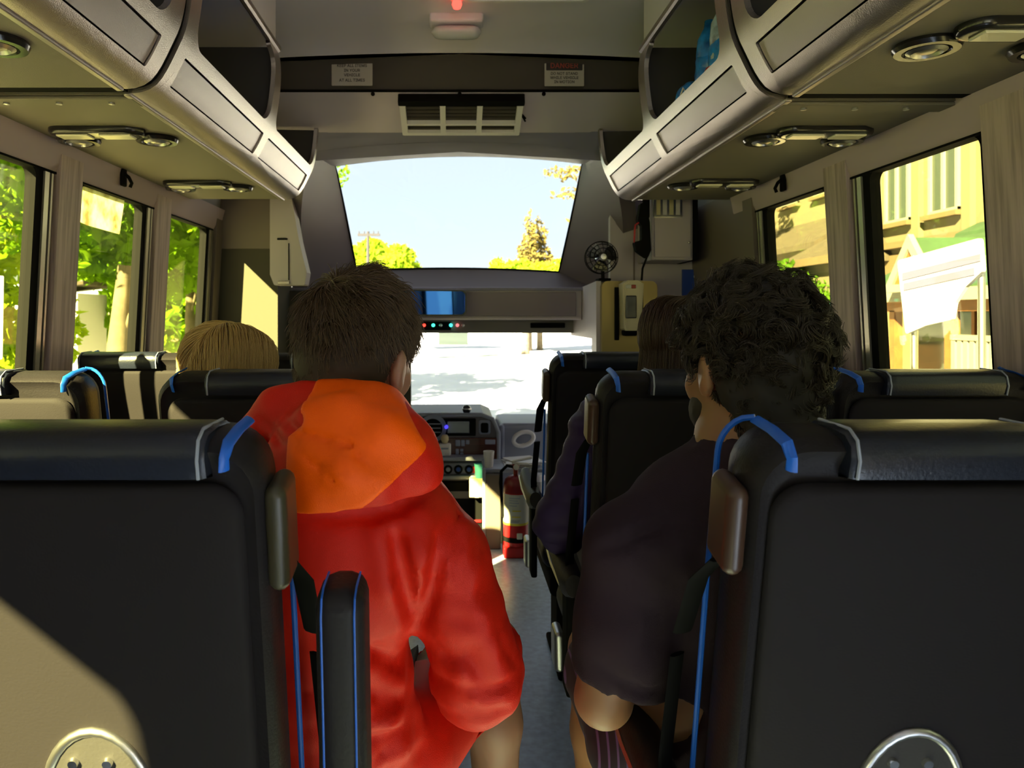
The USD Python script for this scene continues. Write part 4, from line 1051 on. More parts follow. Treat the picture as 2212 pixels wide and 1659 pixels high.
# ------------------------------------------------------------------ the driver's end
M.update({
    'dash': pbr('dash_plastic', (0.13, 0.12, 0.15), 0.5, bump=0.15, bscale=300),
    'dash_grey': pbr('blue_grey_dash', (0.28, 0.30, 0.40), 0.5),
    'wood': material('red_wood_trim', {'tc': ('texture_coordinate', {}), 'mp': ('mapping', {'scale': (3, 30, 60)}), 'n': ('noise_texture', {'scale': 1.0, 'detail': 4.0, 'distortion': 0.6}), 'r': ('rgb_ramp', {'ramp': [(0.3, (0.055, 0.012, 0.009)), (0.7, (0.12, 0.03, 0.02))]}), 'p': ('principled_bsdf', {'roughness': 0.25})},
                     [('tc.object', 'mp.vector'), ('mp.vector', 'n.vector'), ('n.fac', 'r.fac'), ('r.color', 'p.base_color')], 'p.BSDF'),
    'screen': pbr('radio_screen', (0.10, 0.11, 0.17), 0.15),
    'button': pbr('blue_grey_button', (0.28, 0.31, 0.45), 0.4),
    'blue': pbr('blue_plastic', (0.01, 0.05, 0.35), 0.4),
    'red': pbr('extinguisher_red', (0.42, 0.012, 0.016), 0.28),
    'dark_red': pbr('dark_red_cap', (0.22, 0.008, 0.014), 0.35),
    'label_pale': pbr('extinguisher_label', (0.52, 0.53, 0.50), 0.5),
    'yellow': pbr('yellow_print', (0.62, 0.50, 0.04), 0.5),
    'tan': pbr('tan_cap', (0.62, 0.50, 0.30), 0.5),
    'cream': pbr('cream_box', (0.50, 0.44, 0.26), 0.6),
    'teal_plastic': pbr('teal_cup', (0.10, 0.45, 0.42), 0.35),
    'paper_white': material('thin_white_paper', {'d': ('diffuse_bsdf', {'color': (0.82, 0.80, 0.84)}), 't': ('translucent_bsdf', {'color': (0.88, 0.84, 0.86)}), 'm': ('mix_closure', {'fac': 0.62})}, [('d.BSDF', 'm.closure1'), ('t.BSDF', 'm.closure2')], 'm.closure'),
    'reflection_pale': material('painted_reflection', {'tc': ('texture_coordinate', {}), 'n': ('noise_texture', {'scale': 14.0, 'detail': 3.0}), 'r': ('rgb_ramp', {'ramp': [(0.38, (0.30, 0.22, 0.10)), (0.5, (0.62, 0.58, 0.36)), (0.62, (0.80, 0.78, 0.60))]}), 'd': ('diffuse_bsdf', {}), 't': ('translucent_bsdf', {}), 'm': ('mix_closure', {'fac': 0.6}), 'tr': ('transparent_bsdf', {'color': (.95, .95, .9)}), 'm2': ('mix_closure', {'fac': 0.45})},  # mottled colour stands for a scene reflected in the glass
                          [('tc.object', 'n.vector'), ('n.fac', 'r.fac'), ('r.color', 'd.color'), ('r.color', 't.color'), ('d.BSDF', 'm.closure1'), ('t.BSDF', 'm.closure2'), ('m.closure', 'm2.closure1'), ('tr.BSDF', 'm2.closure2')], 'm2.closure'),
    'mirror': pbr('mirror_blue_tint', (0.05, 0.20, 1.0), 0.03, metal=1.0),  # blue of the mirrored scene is put into the glass colour
    'smoke': pbr('smoked_plastic', (0.02, 0.02, 0.028), 0.2),
})
def A2(px, py, d):
    p = at(px, py, d); return p[0], p[2]
def slab(px0, px1, py0, py1, d, deep, r=0.01):
    """A rounded box whose near face fills the given picture rectangle at distance d."""
    (x0, z1), (x1, z0) = A2(px0, py0, d), A2(px1, py1, d)
    return rbx(x0, x1, d, d + deep, z0, z1, r)

# dashboard
D0 = 4.40
t = thing('dashboard', 'brown and grey dashboard with radio screen, air vents and red wood trim', 'dashboard')
x0, zt = A2(640, 897, D0); x1, zb = A2(1076, 1196, D0)
side = np.array([(x0 - .75, zt - .01), (A2(1045, 897, D0)[0], zt), (A2(1066, 906, D0)[0], A2(1066, 906, D0)[1]), (x1, A2(0, 935, D0)[1]), (x1, -.1), (x0 - .75, -.1)])
obj('body', ext(Polygon([(p[0], p[1]) for p in side]).buffer(-.01).buffer(.01), D0, 4.97, 'xz'), M['dash'], t)
obj('hood', tube([(x, D0 - .005, z + .004) for x, z in [(x0 - .7, zt - .008), (A2(1040, 896, D0)[0], zt), (A2(1064, 906, D0)[0], A2(1064, 906, D0)[1]), (x1 + .002, A2(0, 935, D0)[1]), (x1 + .002, A2(0, 1000, D0)[1])]], .012, 8), M['dash_grey'], t, label='grey rim along the top of the console')
fd = D0 - .008
obj('screen_frame', slab(956, 1028, 904, 942, fd, .03, .006), M['black'], t)
obj('screen', slab(966, 1014, 910, 936, fd - .004, .02, .003), M['screen'], t)
obj('volume_knob', lathe([(.0001, 0), (.012, 0), (.010, .016), (.0001, .018)], (*at(964, 922, fd - .004),), 16, 'y'), lamp('knob_blue', (.08, .06, 1.0), .9), t, label='blue lit knob')
obj('vent_ring', lathe([(.060, 0), (.082, 0), (.080, .014), (.060, .008)], at(935, 925, fd), 26, 'y'), M['button'], t)
obj('round_vent', lathe([(.0001, .002), (.060, .002), (.056, .012), (.0001, .012)], at(935, 925, fd), 26, 'y'), M['black'], t)
for k in (-1, 0, 1):
    obj('vent_fin', slab(918, 952, 925 + k * 9 - 1, 925 + k * 9 + 1, fd - .016, .01, .001), M['dash_grey'], t)
obj('square_vent', slab(1034, 1060, 908, 939, fd - .004, .03, .018), M['button'], t)
obj('vent_core', slab(1038, 1056, 913, 936, fd - .010, .03, .012), M['black'], t)
obj('wood_panel', slab(905, 1074, 946, 992, fd - .003, .03, .006), M['wood'], t, label='red wood trim panel')
for px0, px1, py0, py1 in ((926, 934, 951, 962), (937, 944, 951, 962), (926, 934, 970, 985), (937, 944, 970, 985), (984, 994, 951, 964), (996, 1004, 951, 964), (1006, 1014, 951, 960), (984, 991, 970, 984), (994, 1001, 970, 976), (994, 1001, 978, 986)):
    obj('button', slab(px0, px1, py0, py1, fd - .010, .02, .004), M['button'], t)
obj('label_plate', slab(1048, 1070, 950, 960, fd - .008, .02, .003), M['button'], t)
obj('shelf', slab(900, 1050, 988, 996, 4.30, .12, .006), M['dash_grey'], t, label='grey shelf below the wood trim')
obj('climate_panel', slab(920, 1042, 1000, 1028, fd - .012, .04, .008), M['dash_grey'], t)
for px, m in ((968, 'button'), (990, 'blue'), (1013, 'blue')):
    obj('dial', lathe([(.0001, 0), (.026, 0), (.024, .020), (.0001, .022)], at(px, 1014, fd - .012), 18, 'y'), M['black'], t)
    obj('dial_mark', lathe([(.0001, 0), (.014, 0), (.012, .006), (.0001, .006)], at(px, 1014, fd - .034), 14, 'y'), M[m], t)
obj('red_mark', slab(1020, 1026, 1008, 1022, fd - .02, .012, .003), M['red'], t)
obj('ledge', slab(905, 1045, 1028, 1036, fd - .05, .07, .006), M['dash_grey'], t, label='grey ledge over the dark cubby')
obj('cubby', slab(950, 1018, 1040, 1062, fd - .01, .04, .01), M['black'], t)
obj('kick_panel', slab(905, 1046, 1078, 1190, fd - .004, .03, .01), M['black'], t)
obj('pedal_edge', slab(1024, 1040, 1124, 1129, fd - .02, .02, .003), M['red'], t)

def lying(name, label, c, **k):
    return thing(name, label, c, **k)
t = lying('compass', 'small round compass ball on top of the dashboard', 'compass', loc=(A2(1008, 0, 4.5)[0], 4.5, zt + .0))
obj('ball', lathe([(.0001, .050), (.012, .048), (.022, .038), (.026, .024), (.022, .008), (.016, 0), (.0001, 0)], n=20), M['smoke'], t, smooth=60)
obj('bezel', lathe([(.022, .022), (.028, .024), (.028, .030), (.022, .032)], n=20), M['steel'], t)
t = lying('sanitizer_bottle', 'white bottle with a round tan cap on the dashboard shelf', 'bottle', loc=(A2(961, 0, 4.36)[0], 4.355, A2(0, 988, 4.30)[1]))
w = 13 / 1600 * 4.36
obj('bottle', rbx(-w, w, -.022, .022, 0, .072, .008), M['white'], t)
obj('cap', lathe([(.0001, .125), (.014, .122), (.022, .110), (.023, .094), (.016, .076), (.010, .070), (.0001, .070)], n=18), M['tan'], t, smooth=60)
obj('print', bx(-w * .6, w * .6, -.0235, -.0215, .040, .050), M['button'], t)
t = lying('cream_box', 'cream cardboard box under the dashboard ledge', 'box', loc=(A2(1030, 0, 4.30)[0], 4.30, A2(0, 1075, 4.30)[1]))
w = 16 / 1600 * 4.3
obj('carton', rbx(-w, w, 0, .085, 0, A2(0, 1034, 4.3)[1] - A2(0, 1075, 4.3)[1], .004), M['cream'], t)
obj('tape', bx(-w * .25, w * .25, -.001, .001, .0, .1), M['tan'], t)
# right hand pad of the dashboard and things on it
t = thing('dash_pad', 'blue grey dashboard pad in front of the entrance', 'dashboard')
obj('pad', rbx(x1 + .012, 1.10, 4.50, 4.975, .05, A2(0, 915, 4.50)[1], .03), M['dash_grey'], t, smooth=50)
obj('ridge', slab(1078, 1090, 918, 990, 4.485, .06, .015), M['dash_grey'], t)
t = thing('oval_handle', 'white oval ring handle on the blue grey pad', 'handle', at(1131, 948, 4.47))
q = np.arange(28) / 28 * 2 * PI
obj('ring', move(tube(np.stack([.062 * np.cos(q), 0 * q, .040 * np.sin(q)], 1), .013, 10, closed=True), ry=-18), M['white'], t, smooth=60)
obj('stem', cyl((0, .02, -.04), (0, .05, -.06), .012), M['white'], t)
# console post, fire extinguisher, canister
t = thing('console_post', 'dark brown console panel with a pale edge beside the fire extinguisher', 'console', (A2(1064, 0, 3.88)[0], 3.88, 0))
h = A2(0, 1026, 3.88)[1]
obj('panel', rbx(-.036, .044, 0, .05, 0, h, .006), M['wall_dark'], t)
obj('edge', rbx(-.052, -.036, 0, .055, 0, h + .03, .004), M['dash_grey'], t, label='pale blue grey edge strip')
obj('tray', rbx(-.045, .27, .052, .33, h, h + .02, .006), M['button'], t)
obj('tray_foot', rbx(.02, .07, .24, .31, -.42, h, .01), M['black'], t)
t = thing('paper_cup', 'white paper cup on the console tray', 'cup', (A2(1052, 0, 3.98)[0] + .01, 3.985, h + .021))
obj('cup', lathe([(.0001, 0), (.022, 0), (.030, .085), (.027, .085), (.020, .005), (.0001, .005)], n=20), M['white'], t)
t = thing('teal_cup', 'teal plastic cup beside the console tray', 'cup', (A2(1036, 0, 4.28)[0], 4.325, A2(0, 1034, 4.345)[1] + .006))
obj('cup', lathe([(.0001, 0), (.022, 0), (.030, .085), (.027, .085), (.020, .005), (.0001, .005)], n=20), M['teal_plastic'], t)
t = thing('paper_stack', 'loose white papers on the tray by the oval handle', 'papers', (A2(1064, 0, 3.88)[0] + .155, 4.075, h + .021))
for k, (a, b) in enumerate(((0, 0), (14, .006), (-10, .012), (22, .018))):
    obj('sheet', move(bx(-.085, .085, -.10, .10, 0, .004), (0.01 * k, .0, b), rz=a), M['white'], t)
t = thing('fire_extinguisher', 'red fire extinguisher with a pale label standing at the end of the aisle', 'fire extinguisher', (A2(1109, 0, 3.80)[0] + .012, 3.80, 0))
obj('cylinder', lathe([(.0001, .002), (.058, .002), (.063, .012), (.063, .335), (.060, .352), (.0001, .352)], n=36), M['red'], t, smooth=50)
obj('shoulder', lathe([(.0635, .325), (.0635, .338), (.062, .360), (.054, .388), (.036, .402), (.018, .408), (.0001, .408)], n=36), M['dark_red'], t, smooth=60, label='dark red shoulder')
lb = obj('label', lathe([(.0637, .170), (.0642, .171), (.0642, .318), (.0637, .319)], n=36), M['label_pale'], t, smooth=50, label='pale printed label')
obj('label_border', lathe([(.0643, .163), (.0648, .164), (.0648, .173), (.0643, .174)], n=36), M['yellow'], lb)
for z_, a0, a1 in ((.235, -110, -70), (.205, -112, -72)):
    aa = np.radians(np.linspace(a0, a1, 8))
    obj('label_line', loft([np.array([(.0645 * math.cos(a), .0645 * math.sin(a), z_), (.0645 * math.cos(a), .0645 * math.sin(a), z_ + .006), (.0652 * math.cos(a), .0652 * math.sin(a), z_ + .006), (.0652 * math.cos(a), .0652 * math.sin(a), z_)]) for a in aa]), M['yellow'], lb)
for k, (z_, a0, a1) in enumerate(((.300, -125, -75), (.288, -125, -85), (.276, -125, -80), (.262, -125, -90), (.187, -118, -76), (.180, -118, -82))):
    aa = np.radians(np.linspace(a0, a1, 8))
    obj('label_line', loft([np.array([(.0645 * math.cos(a), .0645 * math.sin(a), z_), (.0645 * math.cos(a), .0645 * math.sin(a), z_ + .004), (.0650 * math.cos(a), .0650 * math.sin(a), z_ + .004), (.0650 * math.cos(a), .0650 * math.sin(a), z_)]) for a in aa]), M['button'], lb)
obj('strap', lathe([(.0635, .075), (.067, .076), (.067, .100), (.0635, .101)], n=36), M['black'], t, label='dark strap round the cylinder')
obj('buckle', rbx(.0, .028, -.074, -.064, .098, .128, .004), M['label_pale'], t)
obj('bracket_foot', rbx(-.066, .066, -.070, .066, 0, .055, .008), M['red'], t)
obj('valve', cat(cyl((0, 0, .405), (0, 0, .455), .012), cyl((0, 0, .440), (0, 0, .465), .017)), M['dark_red'], t)
obj('gauge', lathe([(.0001, 0), (.014, 0), (.014, .010), (.0001, .012)], (.0, -.016, .452), 16, 'y'), M['white'], t)
obj('lever', cat(hull(((-.015, -.005, .478), .007), ((.075, -.02, .500), .008)), hull(((-.015, -.005, .470), .006), ((.06, -.02, .468), .006))), M['white'], t, smooth=50, label='pale squeeze lever')
obj('hose', tube([(-.014, 0, .450), (-.045, -.01, .458), (-.075, -.015, .430), (-.080, -.02, .37), (-.074, -.02, .30), (-.070, -.02, .20)], .008, 10), M['black'], t, smooth=60)
t = thing('canister', 'white canister with a pale lid behind the fire extinguisher', 'canister', (A2(1152, 0, 4.12)[0], 4.085, -.42))
obj('can', lathe([(.0001, 0), (.052, 0), (.056, .75), (.0001, .75)], n=28), M['steel'], t)
obj('lid', lathe([(.060, .74), (.060, .765), (.050, .775), (.0001, .775)], n=28), M['white'], t)

# interior mirror hung from the header
(mx0, mz1), (mx1, mz0) = A2(836, 626, 3.88), A2(1012, 682, 3.88)
mc = np.array([(mx0 + mx1) / 2, 3.88, (mz0 + mz1) / 2]); t = thing('driver_mirror', 'wide rounded mirror with the blue of its reflections put in the glass colour under the upper front window', 'mirror', mc, 17)
mx0, mx1, mz0, mz1 = (mx0 - mc[0]) * 1.03, (mx1 - mc[0]) * 1.03, mz0 - mc[2], mz1 - mc[2]
obj('case', rbx(mx0, mx1, 0, .05, mz0, mz1, .024), M['white'], t, smooth=50)
obj('glass', ext(rrect(mx0 + .006, mx1 - .018, mz0 + .006, mz1 - .006, .022), -.008, -.001, 'xz'), M['mirror'], t)
obj('rim', ext(rrect(mx0, mx1 - .010, mz0, mz1, .026).difference(rrect(mx0 + .007, mx1 - .019, mz0 + .007, mz1 - .007, .021)), -.012, .002, 'xz'), M['smoke'], t)
obj('arm', cyl((0, .04, 0), (.03, .115, 0), .014), M['black'], t)

# left cabinet
t = thing('left_cabinet', 'pale hanging cabinet with a slim latch on the left of the upper window', 'cabinet')
(cx0, cz1), (cx1, cz0) = A2(583, 428, 3.50), A2(658, 616, 3.50)
obj('body', ext(Polygon([(cx0, cz1), (A2(630, 428, 3.50)[0], cz1), (A2(646, 520, 3.50)[0], A2(0, 520, 3.50)[1]), (cx1 + .01, cz0 + .06), (cx1, cz0), (cx0 + .02, cz0), (cx0, cz0 + .05)]).buffer(-.008).buffer(.008), 3.50, 3.598, 'xz'), M['cabinet'], t, smooth=30)
obj('door_line', bx(*sorted((A2(622, 0, 3.49)[0], A2(624, 0, 3.49)[0])), 3.496, 3.502, A2(0, 605, 3.49)[1], A2(0, 525, 3.49)[1]), M['black'], t)
obj('latch', rbx(A2(598, 0, 3.49)[0], A2(620, 0, 3.49)[0], 3.493, 3.502, A2(0, 518, 3.49)[1], A2(0, 514, 3.49)[1], .002), M['black'], t, label='slim black latch')
obj('handle', rbx(A2(600, 0, 3.49)[0], A2(625, 0, 3.49)[0], 3.488, 3.502, A2(0, 614, 3.49)[1], A2(0, 607, 3.49)[1], .003), M['silver'], t)
# right hand end: panel, cabinet, blue sheet, gold post with dispenser, fan, radio handset
rw = obj('wall_front_right', cat(bx(A2(1318, 0, 3.68)[0], 1.21, 3.68, 3.72, .0, Z(.58))), M['cabinet'], kind='structure', smooth=False)
obj('seam', bx(A2(1368, 0, 3.68)[0], A2(1371, 0, 3.68)[0], 3.674, 3.680, Z(.17), Z(.58)), M['wall_dark'], rw)
t = thing('right_cabinet', 'pale square cabinet with a paper pocket, high on the right front wall', 'cabinet')
(cx0, cz1), (cx1, cz0) = A2(1407, 428, 3.42), A2(1497, 562, 3.42)
obj('body', rbx(cx0, cx1, 3.42, 3.675, cz0, cz1, .006), M['cabinet'], t)
obj('door', rbx(cx0 + .012, cx1 - .012, 3.410, 3.424, cz0 + .012, cz1 - .010, .004), M['cabinet'], t)
obj('edge', rbx(cx1, cx1 + .022, 3.415, 3.675, cz0, cz1, .004), M['black'], t)
obj('knob', lathe([(.0001, 0), (.006, 0), (.005, .008), (.0001, .010)], (cx1 - .022, 3.410, cz0 + .08), 12, 'y'), M['chrome'], t)
(qx0, qz1), (qx1, qz0) = A2(1412, 430, 3.40), A2(1474, 470, 3.40)
pk = obj('paper_pocket', rbx(qx0, qx1, 3.398, 3.410, qz0, qz1, .002), M['chrome'], t, label='shiny plastic paper pocket')
for k in range(4):
    xx = qx0 + .012 + k * .030
    obj('sheet', bx(xx, xx + .018, 3.395, 3.399, qz0 + .012, qz1), M['paper_white' if k % 2 else 'cream'], t)
t = thing('blue_sheet', 'deep blue notice sheet under the right cabinet', 'notice')
obj('sheet', slab(1474, 1502, 582, 640, 3.664, .012, .002), M['blue'], t)
obj('clip', slab(1500, 1505, 570, 600, 3.655, .012, .002), M['white'], t)
t = thing('gold_post', 'gold toned door post cover with a pale left face', 'post')
(gx0, gz1), (gx1, gz0) = A2(1300, 607, 3.56), A2(1420, 772, 3.56)
obj('cover', ext(rrect(gx0, gx1, 0.0, gz1, .03), 3.56, 3.675, 'xz'), M['gold'], t, smooth=40)
obj('side_box', ext(Polygon([(3.60, gz1 + .002), (4.38, Z(.146)), (4.38, Z(-.11)), (3.72, Z(-.11)), (3.72, .3), (3.60, .3)]), gx0 - .019, gx0 + .004, 'yz'), M['panel_light'], t, smooth=30, label='pale side face')
obj('groove', slab(1328, 1338, 620, 735, 3.552, .02, .004), M['black'], t)
obj('groove', slab(1386, 1390, 620, 705, 3.552, .02, .004), M['black'], t)
t = thing('soap_dispenser', 'pale yellow soap dispenser with a dark window on the gold post', 'dispenser')
(sx0, sz1), (sx1, sz0) = A2(1340, 606, 3.50), A2(1388, 714, 3.50)
sp = Polygon([(sx0 + .004, sz1 - .016), (sx0 + .03, sz1), (sx1 - .03, sz1), (sx1 - .002, sz1 - .016), (sx1 - .014, sz0 + .01), (sx1 - .02, sz0), (sx0 + .02, sz0), (sx0 + .012, sz0 + .01)])
obj('body', cat(ext(sp.buffer(-.004).buffer(.004), 3.47, 3.56, 'xz'), ext(sp.buffer(-.010), 3.462, 3.48, 'xz')), pbr('dispenser_cream', (.58, .52, .36), .35), t, smooth=30)
obj('window', slab(1352, 1376, 638, 688, 3.458, .012, .006), M['smoke'], t, label='dark level window')
obj('badge', slab(1352, 1376, 615, 623, 3.459, .006, .002), M['label_pale'], t)
obj('badge_mark', slab(1364, 1374, 615, 623, 3.457, .006, .002), M['ink_red'], t)
obj('nozzle', slab(1348, 1378, 712, 726, 3.49, .06, .01), M['black'], t)
t = thing('desk_fan', 'small black round fan right of the upper front window', 'fan', at(1300, 556, 3.45))
R = .075
for rr, yy in ((R, 0), (R * .8, -.022), (R * .55, -.032), (R, .03)):
    obj('cage_ring', tube(np.stack([rr * np.cos(q), 0 * q + yy, rr * np.sin(q)], 1), .0022, 6, closed=True), M['black'], t)
for k in range(16):
    a = k / 16 * 2 * PI
    obj('cage_wire', tube([(.018 * math.cos(a), -.036, .018 * math.sin(a)), (R * .6 * math.cos(a), -.031, R * .6 * math.sin(a)), (R * math.cos(a), 0, R * math.sin(a)), (R * math.cos(a), .03, R * math.sin(a))], .0014, 5), M['black'], t)
for k in range(3):
    a = k / 3 * 2 * PI + .4
    bl = []
    for rr, w_, tw in ((.016, .016, .9), (.040, .034, .7), (.062, .034, .5)):
        c, n_ = np.array([math.cos(a), 0, math.sin(a)]), np.array([-math.sin(a), 0, math.cos(a)])
        bl.append([c * rr + n_ * w_ + [0, .010 * tw, 0], c * rr + n_ * w_ + [0, .012 * tw + .002, 0], c * rr - n_ * w_ + [0, -.010 * tw + .002, 0], c * rr - n_ * w_ + [0, -.010 * tw, 0]])
    obj('blade', loft(np.array(bl)), M['smoke'], t)
obj('hub', lathe([(.0001, .040), (.020, .038), (.024, .026), (.024, -.05), (.0001, -.055)], n=20, axis='y'), M['black_gloss'], t, smooth=50)
obj('badge', lathe([(.0001, .045), (.013, .044), (.014, .040), (.0001, .040)], n=20, axis='y'), M['steel'], t)
obj('stem', cat(tube([(0.01, .05, 0), (.02, .09, -.03), (.03, .13, -.06), (.035, .15, -.092)], .009, 8), rbx(.01, .07, .12, .21, -.1035, -.09, .005)), M['black'], t)
t = thing('radio_handset', 'black radio handset with a red edge hanging on the right front panel', 'handset')
pts = [(1386, 436), (1398, 462), (1402, 480), (1405, 540), (1398, 556), (1386, 548), (1376, 540), (1372, 524), (1388, 520), (1388, 486), (1380, 476)]
hp = Polygon([A2(a, b, 3.38) for a, b in pts]).buffer(-.004).buffer(.008)
obj('body', ext(hp, 3.38, 3.42, 'xz'), M['black'], t, smooth=30)
obj('guard', tube([(*A2(1384, 478, 3.38)[:1], 3.39, A2(1384, 478, 3.38)[1]), (A2(1373, 486, 3.38)[0], 3.39, A2(1373, 486, 3.38)[1]), (A2(1371, 520, 3.38)[0], 3.39, A2(1371, 520, 3.38)[1]), (A2(1378, 540, 3.38)[0], 3.39, A2(1378, 540, 3.38)[1])], .004, 8), M['red'], t, label='red edge')
obj('cord', tube([(A2(1398, 555, 3.40)[0], 3.405, A2(1398, 555, 3.40)[1]), (A2(1388, 580, 3.40)[0], 3.40, A2(1388, 580, 3.40)[1]), (A2(1386, 600, 3.40)[0], 3.40, A2(1386, 606, 3.40)[1])], .005, 8), M['black'], t)
obj('clip', slab(1389, 1404, 430, 470, 3.40, .02, .004), M['black'], t)

# papers on the side windows, and a sheet painted as a reflection
def on_wall(s, px, py):
    """The point of the side wall's inner face seen at picture point (px, py)."""
    w = 1.18
    for _ in range(6):
        d = (XC + s * (w - .004)) * FPX / (px - CX); z = EYE + (CY - py) * d / FPX; w = wx(z)
    return d, z
def sheet(s, pts, mat, name, label, curl=.0):
    poly = Polygon([on_wall(s, *p) for p in pts])
    t = thing(name, label, 'paper')
    m = bent(poly.buffer(-.004).buffer(.004), .0012, lambda a, b, h: wall_pt(s, a, b, h + .0085), .04)
    obj('sheet', fix(m, s), mat, t, smooth=60)
    c = poly.exterior.coords[0]
    return t, poly
XB = 2.75                                        # a torn white banner stands in for a reflection in the right glass
def on_plane(px, py):
    d = XB * FPX / (px - CX); return d, EYE + (CY - py) * d / FPX
bp_ = Polygon([on_plane(*p) for p in [(1938, 563), (2116, 514), (2122, 585), (2085, 620), (2062, 655), (2056, 690), (2000, 703), (1956, 722)]])
t = thing('reflection_stand_in', 'large torn white banner added to stand in for the reflection in the right windows', 'reflection_sheet')
m = ext(bp_.buffer(-.02).buffer(.02), XB, XB + .02, 'yz'); obj('reflection_face', m, pbr('reflection_white', (.50, .49, .52), .7), t, smooth=30)
for k, (a, b) in enumerate((((1950, 590), (2119, 548)), ((1953, 612), (2106, 578)))):
    obj('reflection_band', ext(Polygon([on_plane(*a), on_plane(*b), on_plane(b[0], b[1] + 16), on_plane(a[0], a[1] + 16)]), XB - .004, XB, 'yz'), pbr(f'reflection_tone_{k}', (.10, .095, .20), .7), t)
for px in (1960, 2104):
    d, z = on_plane(px, 560); obj('pole', cyl((XB + .04, d, -1.0), (XB + .04, d, z + .02), .018), M['steel'], t)  # poles made up as well, only to carry the reflection sheet
t, _ = sheet(1, [(1828, 600), (1836, 597), (1842, 672), (1838, 676)], M['paper_white'], 'window_slip', 'narrow white paper slip beside the pillar on the right window')
t, _ = sheet(-1, [(-14, 592), (19, 596), (16, 776), (-14, 782)], M['paper_white'], 'window_notice', 'white notice on the left window nearest the viewer')
t, _ = sheet(-1, [(150, 378), (278, 424), (266, 506), (196, 486), (146, 462)], M['reflection_pale'], 'reflection_patch', 'mottled yellowish sheet added for the reflection high on the middle left window')  # sheet painted in place of a reflection in the pane

# packages in the right front bin
M['blue_wrap'] = pbr('blue_plastic_wrap', (0.02, 0.22, 1.0), 0.18, vary=0.5, vscale=30)
M['clear_blue'] = pbr('pale_blue_film', (0.40, 0.52, 0.75), 0.12, vary=0.5, vscale=40)
M['green_cap'] = pbr('green_label', (0.30, 0.46, 0.04), 0.3, vary=0.4, vscale=30)
t = thing('bottle_pack', 'shrink wrapped pack of blue and green bottles in the right luggage bin', 'package', (.79, 2.10, Z(.523)))
f = Field((-.11, -.16, -.01), (.11, .16, .36), .008)
for xx, yy in ((-.055, -.08), (.05, -.07), (-.05, .05), (.055, .06)):
    f.cap((xx, yy, .045), (xx, yy, .20), .048, .042, .02)
f.d += ((meshkit.fbm(f.pts() * 22, 3, 4) - .5) * .022).astype(np.float32); f.plane((0, 0, .002), (0, 0, -1))
obj('wrap', f.mesh(1), M['blue_wrap'], t, smooth=True)
for k, (xx, yy, m) in enumerate(((-.055, -.08, 'clear_blue'), (.05, -.07, 'green_cap'), (-.05, .05, 'blue_wrap'), (.055, .06, 'green_cap'))):
    obj('bottle', lathe([(.0001, .16), (.036, .16), (.038, .24), (.034, .28), (.016, .315), (.014, .335), (.0001, .337)], (xx, yy, 0), 18), M[m], t, smooth=60)
obj('red_print', move(lathe([(.0495, .12), (.051, .125), (.051, .15), (.0495, .155)], n=20), (-.055, -.08, 0)), M['red'], t)
t = thing('blue_mesh_bag', 'small crumpled blue bag lying at the bin edge ahead of the bottle pack', 'bag', (.715, 2.31, Z(.535)))
f = Field((-.07, -.12, -.01), (.08, .12, .24), .006)
f.ell((.01, -.03, .095), (.045, .06, .095), None, .02).ell((.01, .04, .075), (.042, .055, .075), None, .03)
f.d += ((meshkit.fbm(f.pts() * 34, 3, 9) - .5) * .022).astype(np.float32)
obj('bag', f.mesh(1), M['blue_wrap'], t, smooth=True)
obj('drawstring', tube([(-.0, -.07, .12), (-.03, -.09, .15), (-.037, -.06, .11), (-.04, -.02, .08)], .004, 6), M['white'], t)
# ------------------------------------------------------------------ people
def skin_mat(name, c):
    return pbr(name, c, 0.5, subsurface_weight=0.15, subsurface_scale=0.01)
def cloth_mat(name, c, rough=0.75, **k):
    return pbr(name, c, rough, bump=0.25, bscale=700, **k)
def hair_mat(name, c1, c2, rough=0.45):
    return material(name, {'g': ('hair_info', {}), 'r': ('rgb_ramp', {'ramp': [(0.0, c1), (1.0, c2)]}), 'w': ('white_noise_texture', {'dimensions': '1D'}), 'u': ('math', {'math_type': 'multiply_add', 'value2': 0.55, 'value3': 0.0}), 'v': ('math', {'math_type': 'multiply_add', 'value2': 0.45}), 'p': ('principled_bsdf', {'roughness': rough, 'specular_ior_level': 0.4})},
                    [('g.index', 'w.w'), ('w.value', 'u.value1'), ('g.intercept', 'v.value1'), ('u.value', 'v.value3'), ('v.value', 'r.fac'), ('r.color', 'p.base_color')], 'p.BSDF')
